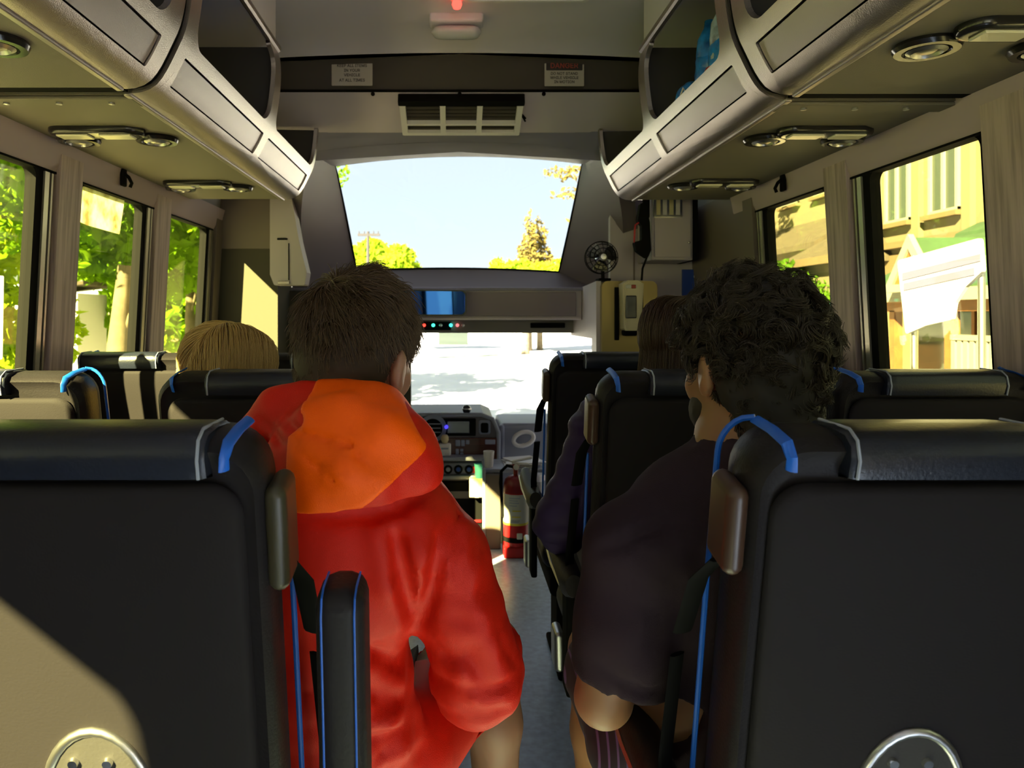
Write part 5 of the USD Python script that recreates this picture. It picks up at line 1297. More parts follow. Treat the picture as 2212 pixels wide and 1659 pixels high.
M.update({
    'skin_fair': skin_mat('fair_skin', (0.32, 0.165, 0.11)), 'skin_warm': skin_mat('warm_skin', (0.30, 0.15, 0.072)), 'skin_leg': skin_mat('tanned_skin', (0.20, 0.12, 0.085)),
    'eye': pbr('eye_white', (0.7, 0.68, 0.64), 0.2), 'iris': pbr('brown_iris', (0.06, 0.03, 0.015), 0.2), 'lip': pbr('lips', (0.30, 0.10, 0.08), 0.45),
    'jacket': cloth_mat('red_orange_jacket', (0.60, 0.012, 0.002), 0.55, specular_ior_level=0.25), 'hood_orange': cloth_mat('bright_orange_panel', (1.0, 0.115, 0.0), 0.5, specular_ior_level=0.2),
    'shorts_dark': cloth_mat('dark_shorts', (0.025, 0.022, 0.028)), 'tee_dark': cloth_mat('dark_plum_tee', (0.034, 0.022, 0.030), 0.9, specular_ior_level=0.1),
    'purple': cloth_mat('purple_puffer', (0.034, 0.020, 0.075), 0.6, specular_ior_level=0.2), 'grey_top': cloth_mat('grey_knit_top', (0.12, 0.12, 0.14)), 'jeans': cloth_mat('blue_jeans', (0.04, 0.06, 0.12)),
    'shoe': pbr('dark_shoe', (0.03, 0.03, 0.035), 0.5), 'sole': pbr('pale_sole', (0.4, 0.4, 0.38), 0.6),
    'striped': material('striped_shorts', {'tc': ('texture_coordinate', {}), 'w': ('wave_texture', {'wave_type': 'bands', 'bands_direction': 'x', 'scale': 30.0}), 'r': ('rgb_ramp', {'ramp': [(0.80, (0.028, 0.02, 0.035)), (0.95, (0.16, 0.09, 0.26))]}), 'p': ('principled_bsdf', {'roughness': 0.7})}, [('tc.object', 'w.vector'), ('w.fac', 'r.fac'), ('r.color', 'p.base_color')], 'p.BSDF'),
    'hair_brown': hair_mat('short_brown_hair', (0.014, 0.008, 0.004), (0.17, 0.095, 0.042)), 'hair_black': hair_mat('curly_black_brown_hair', (0.006, 0.0045, 0.003), (0.065, 0.042, 0.022)),
    'hair_blonde': hair_mat('blonde_hair', (0.34, 0.20, 0.055), (0.85, 0.62, 0.26)), 'hair_dark': hair_mat('long_dark_brown_hair', (0.014, 0.007, 0.005), (0.10, 0.042, 0.020)),
    'scalp_brown': pbr('brown_underhair', (0.030, 0.018, 0.010), 0.7), 'scalp_black': pbr('black_underhair', (0.012, 0.009, 0.006), 0.7),
    'scalp_blonde': pbr('blonde_underhair', (0.20, 0.115, 0.035), 0.6), 'scalp_dark': pbr('dark_underhair', (0.016, 0.009, 0.006), 0.6),
})
V = lambda *a: np.array(a, float)
CR_R = np.array([.071, .094, .090])               # half axes of the skull


def hand(f, w, fwd, side_, palm_dn, s=1.0):
    """Palm, four curled fingers of different lengths and a thumb from the side of the palm. w: wrist; fwd: along the hand; side_: towards the thumb; palm_dn: out of the palm."""
    w, fwd, side_, dn = map(np.array, (w, fwd, side_, palm_dn))
    pc = w + fwd * .05 * s
    for o in (-.028, -.009, .010, .029):
        f.cap(w + fwd * .012 + side_ * o * .55, w + fwd * .085 * s + side_ * o, .017, .0125, .012)
    for o, L in ((-.031, .062), (-.010, .078), (.011, .085), (.031, .074)):
        a = w + fwd * .088 * s + side_ * o
        b = a + fwd * L * .48 + dn * .010; c = b + fwd * L * .30 + dn * .020; d = c + fwd * L * .12 + dn * .020
        f.cap(a, b, .0095, .009, .004); f.cap(b, c, .009, .0085, .003); f.cap(c, d, .0085, .0075, .003)
    a = w + fwd * .030 + side_ * .030
    b = a + fwd * .030 + side_ * .022 + dn * .008; c = b + fwd * .028 + side_ * .004 + dn * .010
    f.cap(w + fwd * .015 + side_ * .012, a, .016, .014, .01); f.cap(a, b, .013, .011, .004); f.cap(b, c, .011, .009, .003)


def body(J, sex='m', tw=1.0, h=.0062):
    """One continuous skin: head with a face, neck, trunk, arms, hands, legs and feet."""
    P = np.array([v for k, v in J.items() if k not in ('R',)])
    f = Field(P.min(0) - [.17, .20, .14], P.max(0) + [.17, .20, .18], h)
    H, R = J['head'], J['R']
    L = lambda *a: H + R @ np.array(a)
    f.ell(H, CR_R, R, .02)
    f.ell(L(0, .030, -.060), (.060, .068, .070), R, .03)            # face
    f.ell(L(0, .058, -.112), (.036, .036, .026), R, .025)           # chin
    for s in (-1, 1):
        f.ell(L(s * .034, .066, -.055), (.024, .022, .022), R, .015)   # cheek
        f.ell(L(s * .031, .098, -.022), (.016, .014, .012), R, .008, 'cut')   # eye socket
        f.cap(L(s * .014, .088, -.006), L(s * .046, .078, -.006), .009, .008, .01)   # brow
        f.ell(L(s * .078, -.006, -.040), (.010, .020, .032), R @ rotm(s * 18), .006)   # ear
        f.ell(L(s * .088, .0, -.038), (.006, .010, .016), R, .003, 'cut')
    f.cap(L(0, .092, -.015), L(0, .114, -.048), .007, .012, .010)   # nose
    f.ell(L(0, .104, -.056), (.016, .010, .008), R, .006)
    f.ell(L(0, .091, -.082), (.024, .012, .006), R, .006); f.ell(L(0, .089, -.092), (.021, .012, .007), R, .006)   # lips
    nb = J['neck']; f.cap(L(0, -.030, -.060), nb, .056 if sex == 'm' else .050, .062 if sex == 'm' else .054, .025)
    wd = 1.0 if sex == 'm' else .88
    tq = tw * wd
    ch, be, pe = J['chest'], J['belly'], J['pelvis']
    f.cap(nb, ch, .062, .10, .04)
    f.cap(J['shL'], nb + V(0, 0, -.03), .046 * wd, .054, .03); f.cap(J['shR'], nb + V(0, 0, -.03), .046 * wd, .054, .03)
    ax = (J['shR'] - J['shL']); ax /= np.linalg.norm(ax)
    for c, w_, r_ in ((ch, .085, .105), (be, .060, .105), (pe, .085, .105)):
        f.cap(c - ax * w_ * tq, c + ax * w_ * tq, r_ * tq, r_ * tq, .05)
    f.cap(ch, be, .11 * tq, .105 * tq, .05); f.cap(be, pe, .105 * tq, .11 * tq, .05)
    for s in 'LR':
        f.chain([J['sh' + s], (J['sh' + s] * .55 + J['el' + s] * .45), J['el' + s]], [.052 * wd, .046 * wd, .037 * wd], .02)
        f.chain([J['el' + s], J['el' + s] * .65 + J['wr' + s] * .35, J['wr' + s]], [.037 * wd, .039 * wd, .026 * wd], .015)
        d = J['wr' + s] - J['el' + s]; d /= np.linalg.norm(d); sd = ax * (-1 if s == 'R' else 1); sd = sd - d * (sd @ d); sd /= np.linalg.norm(sd)
        dn = np.cross(sd, d); dn *= -1 if dn[2] > 0 else 1
        hand(f, J['wr' + s], d, sd, dn, 1.0 if sex == 'm' else .92)
        f.chain([J['hip' + s], J['hip' + s] * .5 + J['kn' + s] * .5, J['kn' + s]], [.085 * wd, .075 * wd, .052 * wd], .03)
        kn, an = J['kn' + s], J['an' + s]
        f.chain([kn, kn * .68 + an * .32 + V(0, -.012, 0), an + V(0, 0, .02)], [.052 * wd, .054 * wd, .033 * wd], .02)
        f.cap(an + V(0, -.02, -.045), an + V(0, .15, -.06), .032, .026, .02)
    return f


def hat_cap(J, grow, cutz, noise_amp, freq, seed, h=.006, front=.052):
    """The hair's under-layer: the skull grown a little, open at the face."""
    H, R = J['head'], J['R']
    f = Field(H - .17, H + .17, h)
    f.ell(H, CR_R + grow, R, 0)
    f.cap(H + R @ V(0, -.030, -.050), H + R @ V(0, -.034, -.125), .057 + grow, .052 + grow, .03)
    p = f.pts()
    f.d += ((meshkit.fbm(p * freq, 3, seed) - .5) * noise_amp).astype(np.float32)
    f.plane(H + R @ V(0, front, .030), R @ V(0, 1, -.75))
    f.plane(H + R @ V(0, 0, cutz), R @ V(0, .35, -1))
    for s in (-1, 1):
        f.ell(H + R @ V(s * .085, .028, -.058), (.034, .050, .052), R, .01, 'cut')
    return f.mesh(1)


def roots(J, n, seed, test, grow=0.004):
    r = np.random.default_rng(seed)
    d = r.normal(size=(n * 4, 3)); d /= np.linalg.norm(d, axis=1, keepdims=True)
    p = d * (CR_R + grow)
    low = (d[:, 2] < -.15) & (d[:, 1] < 0.2)
    p[low] += np.array([0, .0, -.022]) * ((-.15 - d[low, 2]) / .85)[:, None]
    nrm = d / (CR_R); nrm /= np.linalg.norm(nrm, axis=1, keepdims=True)
    ok = test(p)
    return p[ok][:n], nrm[ok][:n], r


def to_world(J, S):
    return [J['head'] + s @ J['R'].T for s in S]


def nape_roots(r, n, rad=.058):
    a = np.radians(r.uniform(-78, 78, n)); z = r.uniform(-.120, -.045, n)
    nr = np.stack([np.sin(a), -np.cos(a), 0 * a], 1)
    return np.array([0, -.031, 0]) + nr * rad + np.stack([0 * a, 0 * a, z], 1), nr


def short_hair(J, n, seed):
    test = lambda p: (p[:, 1] < .062 + .55 * p[:, 2]) & (p[:, 2] > -.082) & ~((np.abs(p[:, 0]) > .045) & (p[:, 2] < -.018) & (p[:, 1] > -.022))
    p, nr, r = roots(J, n, seed, test)
    p2, n2 = nape_roots(r, n // 5); p, nr = np.vstack([p, p2]), np.vstack([nr, n2])
    crown = np.array([-.020, -.055, .072])
    out = p - crown; out -= nr * (out * nr).sum(1, keepdims=True); dist = np.linalg.norm(out, axis=1, keepdims=True); out /= np.maximum(dist, 1e-4)
    swirl = np.cross(nr, out) * .6 * np.exp(-dist / .05)
    clump = (np.stack([meshkit.noise(p * 75, seed + k) for k in range(3)], 1) - .5) * 1.5
    t = out * .8 + swirl + nr * .36 + clump * 1.15 + r.normal(size=p.shape) * .15
    t /= np.linalg.norm(t, axis=1, keepdims=True)
    low = np.clip((p[:, 2] + .055) / .11, 0, 1)
    Ln = (.013 + .030 * low) * r.uniform(.7, 1.3, len(p)) * (1 - .35 * np.clip(np.abs(p[:, 0]) / .07, 0, 1) ** 2)
    st = []
    s = np.linspace(0, 1, 6)[:, None]
    g = J['R'].T @ V(0, 0, -1)
    for i in range(len(p)):
        st.append(p[i] + t[i] * Ln[i] * s + (g * .25 - nr[i] * .30) * Ln[i] * s ** 2)
    return to_world(J, st)


def curly_hair(J, n, seed):
    from scipy.spatial import cKDTree
    test = lambda p: (p[:, 1] < .055 + .55 * p[:, 2]) & (p[:, 2] > -.088) & ~((np.abs(p[:, 0]) > .045) & (p[:, 2] < -.030) & (p[:, 1] > -.010))
    p, nr, r = roots(J, n, seed, test)
    p2, n2 = nape_roots(r, n // 5); p, nr = np.vstack([p, p2]), np.vstack([nr, n2])
    cs = p[r.choice(len(p), 420, replace=False)]; own = cKDTree(cs).query(p)[1]
    cax = r.normal(size=(420, 3)); crad = r.uniform(.007, .014, 420); ctr = r.uniform(.9, 1.7, 420) * r.choice([-1, 1], 420); cph = r.uniform(0, 6.28, 420); cL = r.uniform(.036, .054, 420)
    st = []; s = np.linspace(0, 1, 14)[:, None]
    for i in range(len(p)):
        k = own[i]; low = np.clip((p[i, 2] + .135) / .10, .35, 1)
        L = cL[k] * low * r.uniform(.85, 1.1)
        ax = nr[i] + cax[k] * .62 + r.normal(size=3) * .07; ax /= np.linalg.norm(ax)
        u = np.cross(ax, [.31, .22, .93]); u /= np.linalg.norm(u); v = np.cross(ax, u)
        a = s * ctr[k] * 2 * PI + cph[k] + r.normal() * .15; ph = a[0, 0]
        q = p[i] * .45 + cs[k] * .55
        c = p[i] * (1 - s) + q * s + ax * L * s * (1 - .28 * s) - nr[i] * .006
        st.append(c + (np.cos(a) * u + np.sin(a) * v - (np.cos(ph) * u + np.sin(ph) * v) * (1 - s)) * crad[k] * np.minimum(1, s * 3) * (.4 + .6 * low))
    return to_world(J, st)


def long_hair(J, n, seed, zend, puff=.016, flare=0.0, part=0.0):
    """Straight hair: runs over the skull, then hangs to the height zend."""
    test = lambda p: (p[:, 1] < .060 + .9 * np.maximum(p[:, 2], 0) - .02 * (p[:, 2] < 0)) & (p[:, 2] > -.050)
    p, nr, r = roots(J, n, seed, test, .004)
    R = J['R']; g = R.T @ V(0, 0, -1)
    pos = p.copy(); layer = r.uniform(0.25, 1, len(p)) ** .6 * puff
    pts = [pos.copy()]
    wig = r.normal(size=p.shape) * .06
    lock = (np.stack([meshkit.noise(p * 26, seed + k) for k in range(3)], 1) - .5) * .25
    for k in range(26):
        rad = CR_R + layer[:, None] * np.minimum(1, (k + 1) / 4)
        q = pos / rad; l = np.linalg.norm(q, axis=1, keepdims=True)
        nn = q / rad; nn /= np.linalg.norm(nn, axis=1, keepdims=True)
        side_ = np.zeros_like(pos); side_[:, 0] = np.sign(p[:, 0] - part + 1e-6); side_[:, 1] = -.5
        d = g + side_ * .55 * np.clip(nn[:, 2:3], 0, 1)
        on = pos[:, 2:3] > -.030
        dt = np.where(on, d - nn * (d * nn).sum(1, keepdims=True), g + nn * np.array([flare, flare, 0]))
        dt = dt / np.maximum(np.linalg.norm(dt, axis=1, keepdims=True), 1e-6) + wig * .35 + lock * .3
        pos = pos + dt * .016
        l = np.linalg.norm(pos / rad, axis=1, keepdims=True)
        pos = np.where(on, pos / l * np.maximum(1, np.minimum(l, 1.0)), pos)
        pos = np.where(~on & (l < 1) & (pos[:, 2:3] > -.11), pos + nn * .004, pos)
        pts.append(pos.copy())
    A_ = np.stack(pts, 1) @ R.T + J['head']
    ends = zend + r.normal(size=len(p)) * .012
    st = []
    for i in range(len(p)):
        k = int((A_[i, :, 2] > ends[i]).sum())
        if k >= 4:
            st.append(A_[i, :k])
    return st


def face_bits(t, J):
    H, R = J['head'], J['R']
    for s in (-1, 1):
        c = H + R @ V(s * .031, .083, -.022)
        e = trimesh.creation.icosphere(2, .0125); e.apply_translation(c); obj('eye', e, M['eye'], t, smooth=True)
        i = trimesh.creation.icosphere(1, .0065); i.apply_translation(c + R @ V(0, .0080, 0)); obj('iris', i, M['iris'], t, smooth=True)
        b = tube([H + R @ V(s * .014, .100, .0), H + R @ V(s * .032, .097, .006), H + R @ V(s * .050, .084, .0)], [.003, .004, .002], 6)
        obj('eyebrow', b, M['scalp_brown'], t, smooth=60)


def shoes(t, J, mat='shoe'):
    for s in 'LR':
        an = J['an' + s]
        f = Field(an + [-.08, -.11, -.10], an + [.08, .25, .08], .008)
        f.cap(an + V(0, -.03, -.042), an + V(0, .15, -.052), .044, .038, .02).cap(an + V(0, -.02, -.03), an + V(0, -.01, .02), .046, .044, .02)
        f.plane((0, 0, .012), (0, 0, -1))
        sh = obj('shoe', f.mesh(1), M[mat], t, smooth=True)
        obj('sole', rbx(an[0] - .045, an[0] + .045, an[1] - .075, an[1] + .19, .001, .018, .008), M['sole'], sh)


def grow_tube(pts, rs, lo=None, fine=.009, amp=.010, freq=(16, 16, 9), seed=1, k=.03, extra=None, planes=()):
    P = np.array(pts); m = max(rs) + .05
    f = Field(P.min(0) - m, P.max(0) + m, fine)
    f.chain(pts, rs, k)
    if extra:
        extra(f)
    f.d += ((meshkit.fbm(f.pts() * np.array(freq), 3, seed) - .5) * amp).astype(np.float32)
    for c, n_ in planes:
        f.plane(c, n_)
    return f


def person(label, J, skin, sex='m', tw=1.0):
    t = thing('person', label, 'person')
    b = body(J, sex, tw)
    obj('body', b.mesh(2), M[skin], t, smooth=True)
    face_bits(t, J)
    shoes(t, J)
    return t, b


def hems(J, sleeve=.9, waist=.50, collar=.0):
    """Where an upper garment ends: the cuffs (as a share of the forearm; below 0 on the upper arm), the neck and the hem."""
    out = []
    for s in 'LR':
        a, b = (J['el' + s], J['wr' + s]) if sleeve >= 0 else (J['el' + s], J['el' + s] * 2 - J['sh' + s])
        out.append((a + (b - a) * sleeve, b - a, .15))
    out.append((J['neck'] + V(0, 0, collar), V(0, .2, 1), .14)); out.append((V(J['pelvis'][0], J['pelvis'][1], waist), V(0, 0, -1), .9))
    return out


# 1 -- the person in the red and orange jacket, leaning out into the aisle
J = dict(head=V(-.139, 1.06, 1.190), R=rotm(-24, -6, 6), neck=V(-.155, 1.03, 1.040), shL=V(-.340, 1.05, .975), shR=V(-.060, 1.03, .925),
         chest=V(-.190, 1.05, .86), belly=V(-.200, 1.09, .70), pelvis=V(-.205, 1.13, .575), elR=V(.033, 1.06, .712), wrR=V(.030, 1.31, .655), elL=V(-.41, 1.12, .73), wrL=V(-.27, 1.36, .665),
         hipL=V(-.265, 1.15, .555), hipR=V(-.085, 1.15, .555), knL=V(-.33, 1.50, .545), anL=V(-.33, 1.46, .085), knR=V(.078, 1.52, .545), anR=V(.085, 1.49, .085))
t, bf = person('person with short brown hair in a red jacket with an orange hood', J, 'skin_fair', 'm', .82)
f = Field((-.58, .80, .46), (.20, 1.50, 1.16), .0075)
f.ell((-.190, 1.045, .90), (.160, .112, .16), None, .03).ell((-.195, 1.075, .70), (.130, .128, .20), None, .05).ell((-.196, 1.11, .575), (.140, .140, .12), None, .05)
f.cap(J['shL'] + [.01, 0, .005], J['shR'] + [-.02, 0, .01], .078, .078, .05)
f.cap((-.165, 1.03, 1.02), (-.15, 1.02, 1.075), .085, .068, .03)
f.chain([J['shR'] + [-.005, 0, -.012], V(-.018, 1.03, .885)], [.074, .066], .035)
f.chain([V(-.018, 1.03, .885), V(.010, 1.03, .81), V(.031, 1.05, .715)], [.066, .060, .067], .008)
f.chain([V(.031, 1.05, .712), V(.038, 1.14, .68), V(.034, 1.27, .662)], [.067, .062, .050], .012)
f.chain([J['shL'], J['elL'], J['wrL'] + V(-.02, -.06, 0)], [.075, .070, .052], .03)
# creases: below the shoulder blade, at the armpit, across the waist
p = f.pts()
f.d += ((meshkit.fbm(p * [13, 13, 8], 3, 5) - .5) * .016 * np.clip((1.0 - p[..., 2]) * 4, .25, 1)).astype(np.float32)
f.d += ((meshkit.noise(p * [9, 9, 42], 8) - .5) * .010 * np.clip((.68 - p[..., 2]) * 12, 0, 1)).astype(np.float32)
rid = np.abs(meshkit.noise(p * [16, 12, 22] + meshkit.noise(p * 7, 3)[..., None] * 2.2, 77) - .5) * 2
f.d += (np.clip(.30 - rid, 0, 1) * .018 * np.clip((1.02 - p[..., 2]) * 3, .15, 1)).astype(np.float32)
f.cover(bf, .006, hems(J, .86, .50, .02))
RIDGE = dict(op='add', deep=.75, k=.022)
f.crease([(905, 1130), (900, 1200), (905, 1290)], .020, **RIDGE).crease([(820, 1160), (835, 1260), (850, 1340)], .018, **RIDGE)
f.crease([(700, 1400), (770, 1440), (850, 1480)], .018, **RIDGE).crease([(760, 1530), (830, 1560), (890, 1545)], .016, **RIDGE).crease([(790, 1640), (850, 1620), (900, 1590)], .016, **RIDGE)
f.crease([(1000, 1150), (1005, 1230), (1000, 1290)], .012, **RIDGE).crease([(1030, 1330), (1060, 1390), (1080, 1450)], .014, **RIDGE).crease([(960, 1420), (1000, 1450), (1030, 1500)], .012, **RIDGE)
f.crease([(640, 1112), (720, 1116), (800, 1110), (860, 1094), (915, 1062)], .013, .004)
f.crease([(846, 1138), (856, 1160), (866, 1215), (876, 1280), (900, 1345)], .012, .008).crease([(858, 1160), (872, 1240), (890, 1310)], .009, .012)
f.crease([(976, 1132), (955, 1165), (942, 1225), (934, 1285), (915, 1345)], .011, .008).crease([(950, 1200), (930, 1290), (905, 1350)], .010, .006)
f.crease([(1032, 1165), (1022, 1225), (1000, 1262)], .006, .008).crease([(985, 1172), (990, 1235), (996, 1270)], .006, .008).crease([(980, 1290), (1010, 1300)], .005, .008).crease([(975, 1330), (1000, 1342), (1040, 1345)], .005, .008)
f.crease([(996, 1088), (988, 1130), (987, 1180)], .0035, .004)
f.crease([(770, 1398), (820, 1408), (866, 1440)], .007, .012).crease([(770, 1486), (810, 1500), (848, 1518)], .008, .008).crease([(790, 1552), (832, 1535), (868, 1508)], .007, .008).crease([(772, 1604), (820, 1594), (862, 1578)], .008, .008).crease([(800, 1655), (830, 1625), (858, 1614)], .006, .006)
f.crease([(935, 1390), (965, 1420), (1010, 1430)], .005, .010).crease([(1010, 1400), (1030, 1450), (1050, 1470)], .005, .010).crease([(1000, 1486), (1050, 1496), (1110, 1470)], .005, .010).crease([(985, 1515), (1040, 1545), (1100, 1530)], .005, .006).crease([(1075, 1350), (1095, 1400), (1120, 1440)], .005, .010)
f.plane((-.15, 1.02, 1.085), (0, -.25, 1)); f.plane((0, 0, .492), (0, 0, -1))
jk = obj('jacket', f.mesh(2), M['jacket'], t, smooth=True, label='red orange shell jacket')
# the hood lying on the back
f = Field((-.33, .82, .92), (.02, 1.10, 1.20), .005)
f.ell((-.128, .935, 1.045), (.108, .066, .080), None, .02)
f.cap(at(720, 876, .975), at(812, 884, .97), .030, .030, .04)
f.cap(at(800, 960, .93), at(914, 1018, .93), .050, .022, .03)
f.cap(at(690, 1058, .905), at(800, 1050, .905), .036, .030, .02)
f.chain([at(660, 880, .98), at(605, 895, .985), at(572, 925, .985)], [.035, .034, .018], .02)
f.cap(at(575, 915, .975), at(520, 945, 1.0), .020, .020, .02)
f.chain([at(585, 930, .95), at(640, 935, .93), at(700, 960, .90)], [.006, .008, .005], .012)
p = f.pts(); f.d += ((meshkit.fbm(p * 17, 3, 12) - .5) * .010).astype(np.float32)
f.plane(at(790, 1086, .90), at(790, 1086, .90) * [0, 0, 0] + [.06, 0.1, -1])
f.cap(V(-.146, 1.06, 1.02), V(-.135, 1.05, 1.20), .062, .072, .012, 'cut')
f.crease([(660, 900), (740, 890), (830, 930), (890, 960)], .014, op='add', deep=.7, k=.02).crease([(660, 1000), (740, 1020), (820, 1040)], .016, op='add', deep=.7, k=.02)
f.crease([(598, 898), (622, 912), (648, 934), (700, 944), (750, 958), (790, 974), (822, 990)], .006, .004).crease([(752, 960), (772, 985), (800, 1006)], .005, .004).crease([(640, 972), (690, 1010), (740, 1052)], .004, .006).crease([(560, 905), (585, 925), (610, 960)], .006, .005).crease([(690, 852), (760, 850), (850, 890), (915, 962)], .003, .004)
hd_ = obj('hood', f.mesh(2), M['jacket'], t, smooth=True, label='red folded hood')
import shapely
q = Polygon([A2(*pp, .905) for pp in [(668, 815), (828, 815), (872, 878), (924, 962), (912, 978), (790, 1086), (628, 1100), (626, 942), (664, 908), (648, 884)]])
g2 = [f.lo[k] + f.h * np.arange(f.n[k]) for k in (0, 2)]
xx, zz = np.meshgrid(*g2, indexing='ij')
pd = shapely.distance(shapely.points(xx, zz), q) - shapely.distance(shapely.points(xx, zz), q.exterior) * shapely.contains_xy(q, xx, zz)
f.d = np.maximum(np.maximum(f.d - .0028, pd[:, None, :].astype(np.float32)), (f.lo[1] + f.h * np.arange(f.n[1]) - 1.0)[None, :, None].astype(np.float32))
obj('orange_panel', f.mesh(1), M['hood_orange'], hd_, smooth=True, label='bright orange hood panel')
f = grow_tube([J['pelvis'] + V(-.05, 0, -.0), J['hipL'], J['hipL'] * .3 + J['knL'] * .7], [.13, .105, .088], amp=.012, seed=3, extra=lambda f: (f.cap(J['pelvis'] + V(.05, 0, 0), J['hipR'], .12, .104, .04), f.chain([J['hipR'], J['hipR'] * .45 + J['knR'] * .55], [.104, .092], .03)))
f.cover(bf, .008, [(J['hip' + q] * .3 + J['kn' + q] * .7 if q == 'L' else J['hipR'] * .45 + J['knR'] * .55, J['kn' + q] - J['hip' + q], .9) for q in 'LR'] + [(J['pelvis'] + V(0, 0, .06), V(0, -.3, 1), .9)])
obj('shorts', f.mesh(1), M['shorts_dark'], t, smooth=True)
cp = obj('hair', hat_cap(J, .004, -.118, .004, 40, 3), M['scalp_brown'], t, smooth=True)
curves('hair_strands', short_hair(J, 9000, 5), .0013, M['hair_brown'], cp, kind='stuff')

# 2 -- the curly haired person
J = dict(head=V(.410, 1.02, 1.178), R=rotm(16, -4, 3), neck=V(.400, 1.01, 1.035), shL=V(.235, 1.00, .910), shR=V(.575, 1.02, .93),
         chest=V(.405, 1.04, .86), belly=V(.405, 1.08, .70), pelvis=V(.41, 1.12, .58), elL=V(.205, 1.02, .695), wrL=V(.285, 1.25, .66), elR=V(.63, 1.09, .70), wrR=V(.52, 1.32, .66),
         hipL=V(.32, 1.14, .56), hipR=V(.50, 1.14, .56), knL=V(.285, 1.49, .55), anL=V(.29, 1.45, .085), knR=V(.55, 1.49, .55), anR=V(.55, 1.45, .085))
t, bf = person('person with thick dark curly hair in a dark plum tee shirt', J, 'skin_warm', 'm', .9)
f = Field((.08, .82, .48), (.76, 1.35, 1.16), .0075)
f.ell((.405, 1.03, .90), (.175, .115, .16), None, .03).ell((.405, 1.07, .70), (.155, .13, .20), None, .05).ell((.41, 1.11, .575), (.160, .14, .11), None, .05)
f.cap(J['shL'] + [.03, 0, .0], J['neck'] + [-.02, 0, -.075], .060, .060, .04); f.cap(J['shR'] + [-.03, 0, .0], J['neck'] + [.02, 0, -.075], .060, .060, .04)
f.cap(J['neck'] + [0, 0, -.03], J['neck'] + [0, .0, .012], .074, .068, .02)
f.chain([J['shL'] + V(.018, 0, -.005), V(.240, 1.01, .80), J['elL'] + V(.025, .0, .005)], [.060, .066, .066], .03)
f.chain([J['shR'], J['elR'] + V(-.005, 0, .03)], [.064, .068], .03)
f.cap(J['neck'] + V(.0, .02, .04), J['neck'] + V(0, 0, .10), .056, .062, .005, 'cut')
for a, b, r in (((.30, .92, .80), (.36, .93, .71), .010), ((.29, .95, .72), (.40, .93, .80), .009), ((.27, .945, .89), (.24, .935, .915), .006)):
    f.cap(a, b, r, r * .6, .015, 'cut')
p = f.pts(); f.d += ((meshkit.fbm(p * [12, 12, 8], 3, 15) - .5) * .018).astype(np.float32)
hm = hems(J, -.12, .50, .012)
f.cover(bf, .008, hm)
for h_ in hm[:2]:
    f.trim(h_[0] + h_[1] * -.04, h_[1], .13)
f.crease([(1290, 1186), (1330, 1178), (1370, 1182)], .005, .008).crease([(1500, 1090), (1420, 1140), (1340, 1170)], .004, .010).crease([(1490, 1330), (1430, 1380), (1380, 1430)], .008, .014).crease([(1470, 1270), (1420, 1330), (1400, 1380)], .006, .014).crease([(1300, 1440), (1350, 1480), (1430, 1490)], .005, .010).crease([(1270, 1480), (1330, 1503), (1400, 1505)], .003, .004)
f.plane((0, 0, .50), (0, 0, -1))
obj('shirt', f.mesh(2), M['tee_dark'], t, smooth=True, label='dark plum short sleeved shirt')
f = grow_tube([J['pelvis'] + V(-.05, 0, 0), J['hipL'], J['hipL'] * .3 + J['knL'] * .7], [.125, .108, .090], amp=.012, seed=23, extra=lambda f: (f.cap(J['pelvis'] + V(.05, 0, 0), J['hipR'], .12, .108, .04), f.chain([J['hipR'], J['hipR'] * .3 + J['knR'] * .7], [.108, .090], .03)))
f.cover(bf, .008, [(J['hip' + q] * .3 + J['kn' + q] * .7, J['kn' + q] - J['hip' + q], .9) for q in 'LR'] + [(J['pelvis'] + V(0, 0, .06), V(0, -.3, 1), .9)])
obj('shorts', f.mesh(1), M['striped'], t, smooth=True, label='dark shorts with thin purple stripes')
cp = obj('hair', hat_cap(J, .012, -.122, .022, 26, 7), M['scalp_black'], t, smooth=True)
curves('hair_strands', curly_hair(J, 9000, 15), .0015, M['hair_black'], cp, kind='stuff')
H, R = J['head'], J['R']
f = Field(H - .16, H + .16, .005)
f.ell(H + R @ V(0, .034, -.088), (.063, .068, .052), R, 0); f.d += ((meshkit.fbm(f.pts() * 90, 2, 4) - .5) * .006).astype(np.float32)
f.plane(H + R @ V(0, .045, -.064), R @ V(0, 0, 1)); f.plane(H + R @ V(0, -.004, -.08), R @ V(0, -1, .3)); f.ell(H + R @ V(0, .098, -.086), (.026, .03, .012), R, .004, 'cut')
obj('beard', f.mesh(1), M['scalp_black'], t, smooth=True)

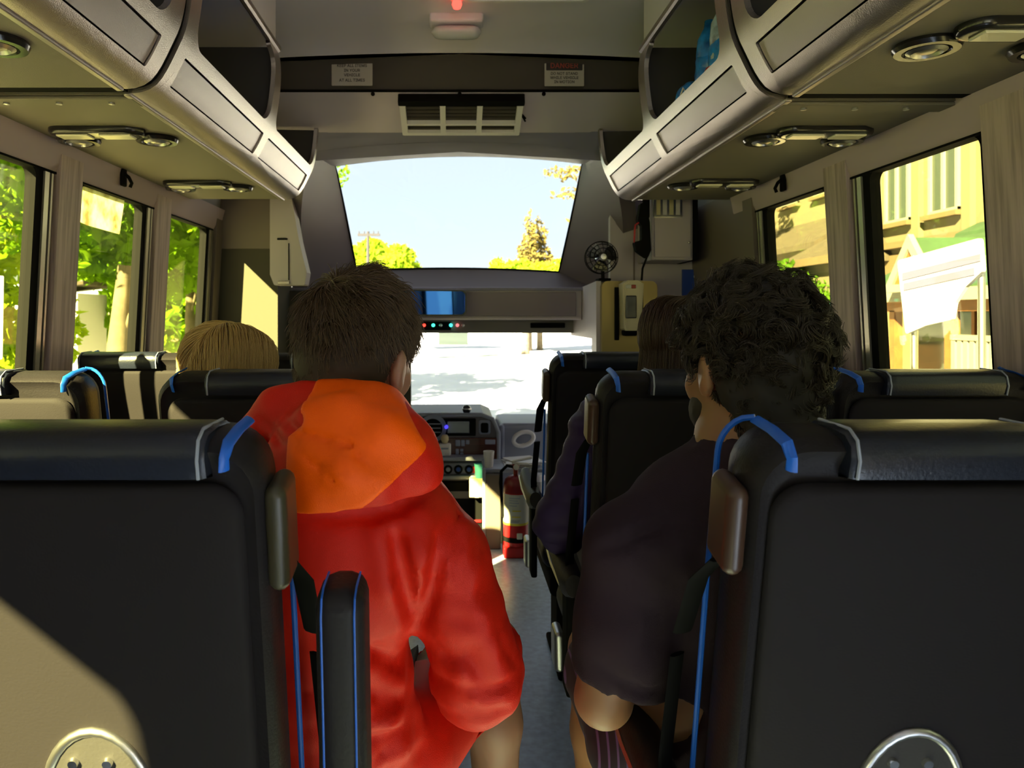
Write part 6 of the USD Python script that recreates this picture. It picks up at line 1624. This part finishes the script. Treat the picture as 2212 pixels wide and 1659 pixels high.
# 3 -- the blonde person
def sitting(x, y, head, R, shw=.155, lean=0.0):
    return dict(head=head, R=R, neck=head + V(0, -.02, -.145), shL=V(x - shw, y + .02, head[2] - .225), shR=V(x + shw, y + .02, head[2] - .225), chest=V(x, y + .02, head[2] - .31), belly=V(x, y + .05, head[2] - .46), pelvis=V(x, y + .09, .575),
                elL=V(x - shw - .045, y + .06, head[2] - .47), wrL=V(x - .08, y + .32, .665), elR=V(x + shw + .045, y + .06, head[2] - .47), wrR=V(x + .08, y + .32, .665), hipL=V(x - .085, y + .11, .56), hipR=V(x + .085, y + .11, .56),
                knL=V(x - .09, y + .52, .55), anL=V(x - .09, y + .49, .085), knR=V(x + .09, y + .52, .55), anR=V(x + .09, y + .49, .085))
def top_and_trousers(t, bf, J, top, trouser, seed, puffer=False):
    c = J['chest']; wd = .92
    f = Field(np.array([J['elL'][0], c[1], 0]) * [1, 1, 0] + [-.12, -.20, .47], np.array([J['elR'][0], c[1], 0]) * [1, 1, 0] + [.12, .42, c[2] + .28], .008)
    g_ = .010 if puffer else .006
    f.ell(c + V(0, 0, .03), (.150 + g_, .105 + g_, .15), None, .03).ell(J['belly'], (.130 + g_, .115 + g_, .19), None, .05).ell(J['pelvis'], (.145 + g_, .125, .12), None, .05)
    f.cap(J['shL'], J['shR'], .062 + g_, .062 + g_, .04); f.cap(J['neck'] + V(0, 0, -.05), J['neck'] + V(0, 0, .0), .068, .062, .03)
    for s in 'LR':
        f.chain([J['sh' + s], J['el' + s], J['wr' + s] + (J['el' + s] - J['wr' + s]) * .12], [.060 + g_, .054 + g_, .038 + g_ * .6], .03)
    p = f.pts()
    if puffer:
        f.d += (np.abs(np.sin(p[..., 2] * 2 * PI / .105 + .6 * p[..., 0])) * -.007 + .003 + (meshkit.fbm(p * 20, 3, seed) - .5) * .014).astype(np.float32)
    else:
        f.d += ((meshkit.fbm(p * [13, 13, 8], 3, seed) - .5) * .014).astype(np.float32)
    f.cover(bf, .007, hems(J, .86, .50, .02))
    f.plane((0, 0, .50), (0, 0, -1)); f.plane(J['neck'] + V(0, 0, .035), (0, .2, 1))
    o = obj('jacket' if puffer else 'sweater', f.mesh(2), M[top], t, smooth=True, label='purple quilted puffer jacket' if puffer else 'grey sweater')
    f = grow_tube([J['pelvis'] + V(-.05, 0, 0), J['hipL'], J['knL'], J['anL'] + V(0, 0, .06)], [.12, .098, .066, .052], amp=.010, seed=seed + 1, extra=lambda f: (f.cap(J['pelvis'] + V(.05, 0, 0), J['hipR'], .115, .098, .04), f.chain([J['hipR'], J['knR'], J['anR'] + V(0, 0, .06)], [.098, .066, .052], .03)))
    f.cover(bf, .007, [(J['an' + q] + V(0, 0, .05), V(0, 0, -1), .9) for q in 'LR'] + [(J['pelvis'] + V(0, 0, .06), V(0, -.3, 1), .9)])
    obj('trousers', f.mesh(1), M[trouser], t, smooth=True)
J = sitting(-.47, 1.78, V(-.545, 1.79, 1.112), rotm(-42, -8, 4))
t, bf = person('person with straight blonde hair, turned right, behind the left seat', J, 'skin_fair', 'f', .95)
top_and_trousers(t, bf, J, 'grey_top', 'jeans', 31)
cp = obj('hair', hat_cap(J, .004, -.120, .004, 30, 9), M['scalp_blonde'], t, smooth=True)
curves('hair_strands', long_hair(J, 9000, 25, .93, .030, .10), .0014, M['hair_blonde'], cp, kind='stuff')
# 4 -- the long haired person in the purple puffer jacket
J = sitting(.52, 1.80, V(.548, 1.79, 1.176), rotm(4, -3, -2))
J.update(shL=V(.355, 1.76, .955), elL=V(.262, 1.80, .72), wrL=V(.34, 2.06, .68))
t, bf = person('person with long dark brown hair in a purple puffer jacket', J, 'skin_fair', 'f', .95)
top_and_trousers(t, bf, J, 'purple', 'shorts_dark', 41, True)
cp = obj('hair', hat_cap(J, .004, -.120, .004, 30, 19), M['scalp_dark'], t, smooth=True)
curves('hair_strands', long_hair(J, 9000, 35, .86, .030, .12), .0014, M['hair_dark'], cp, kind='stuff')
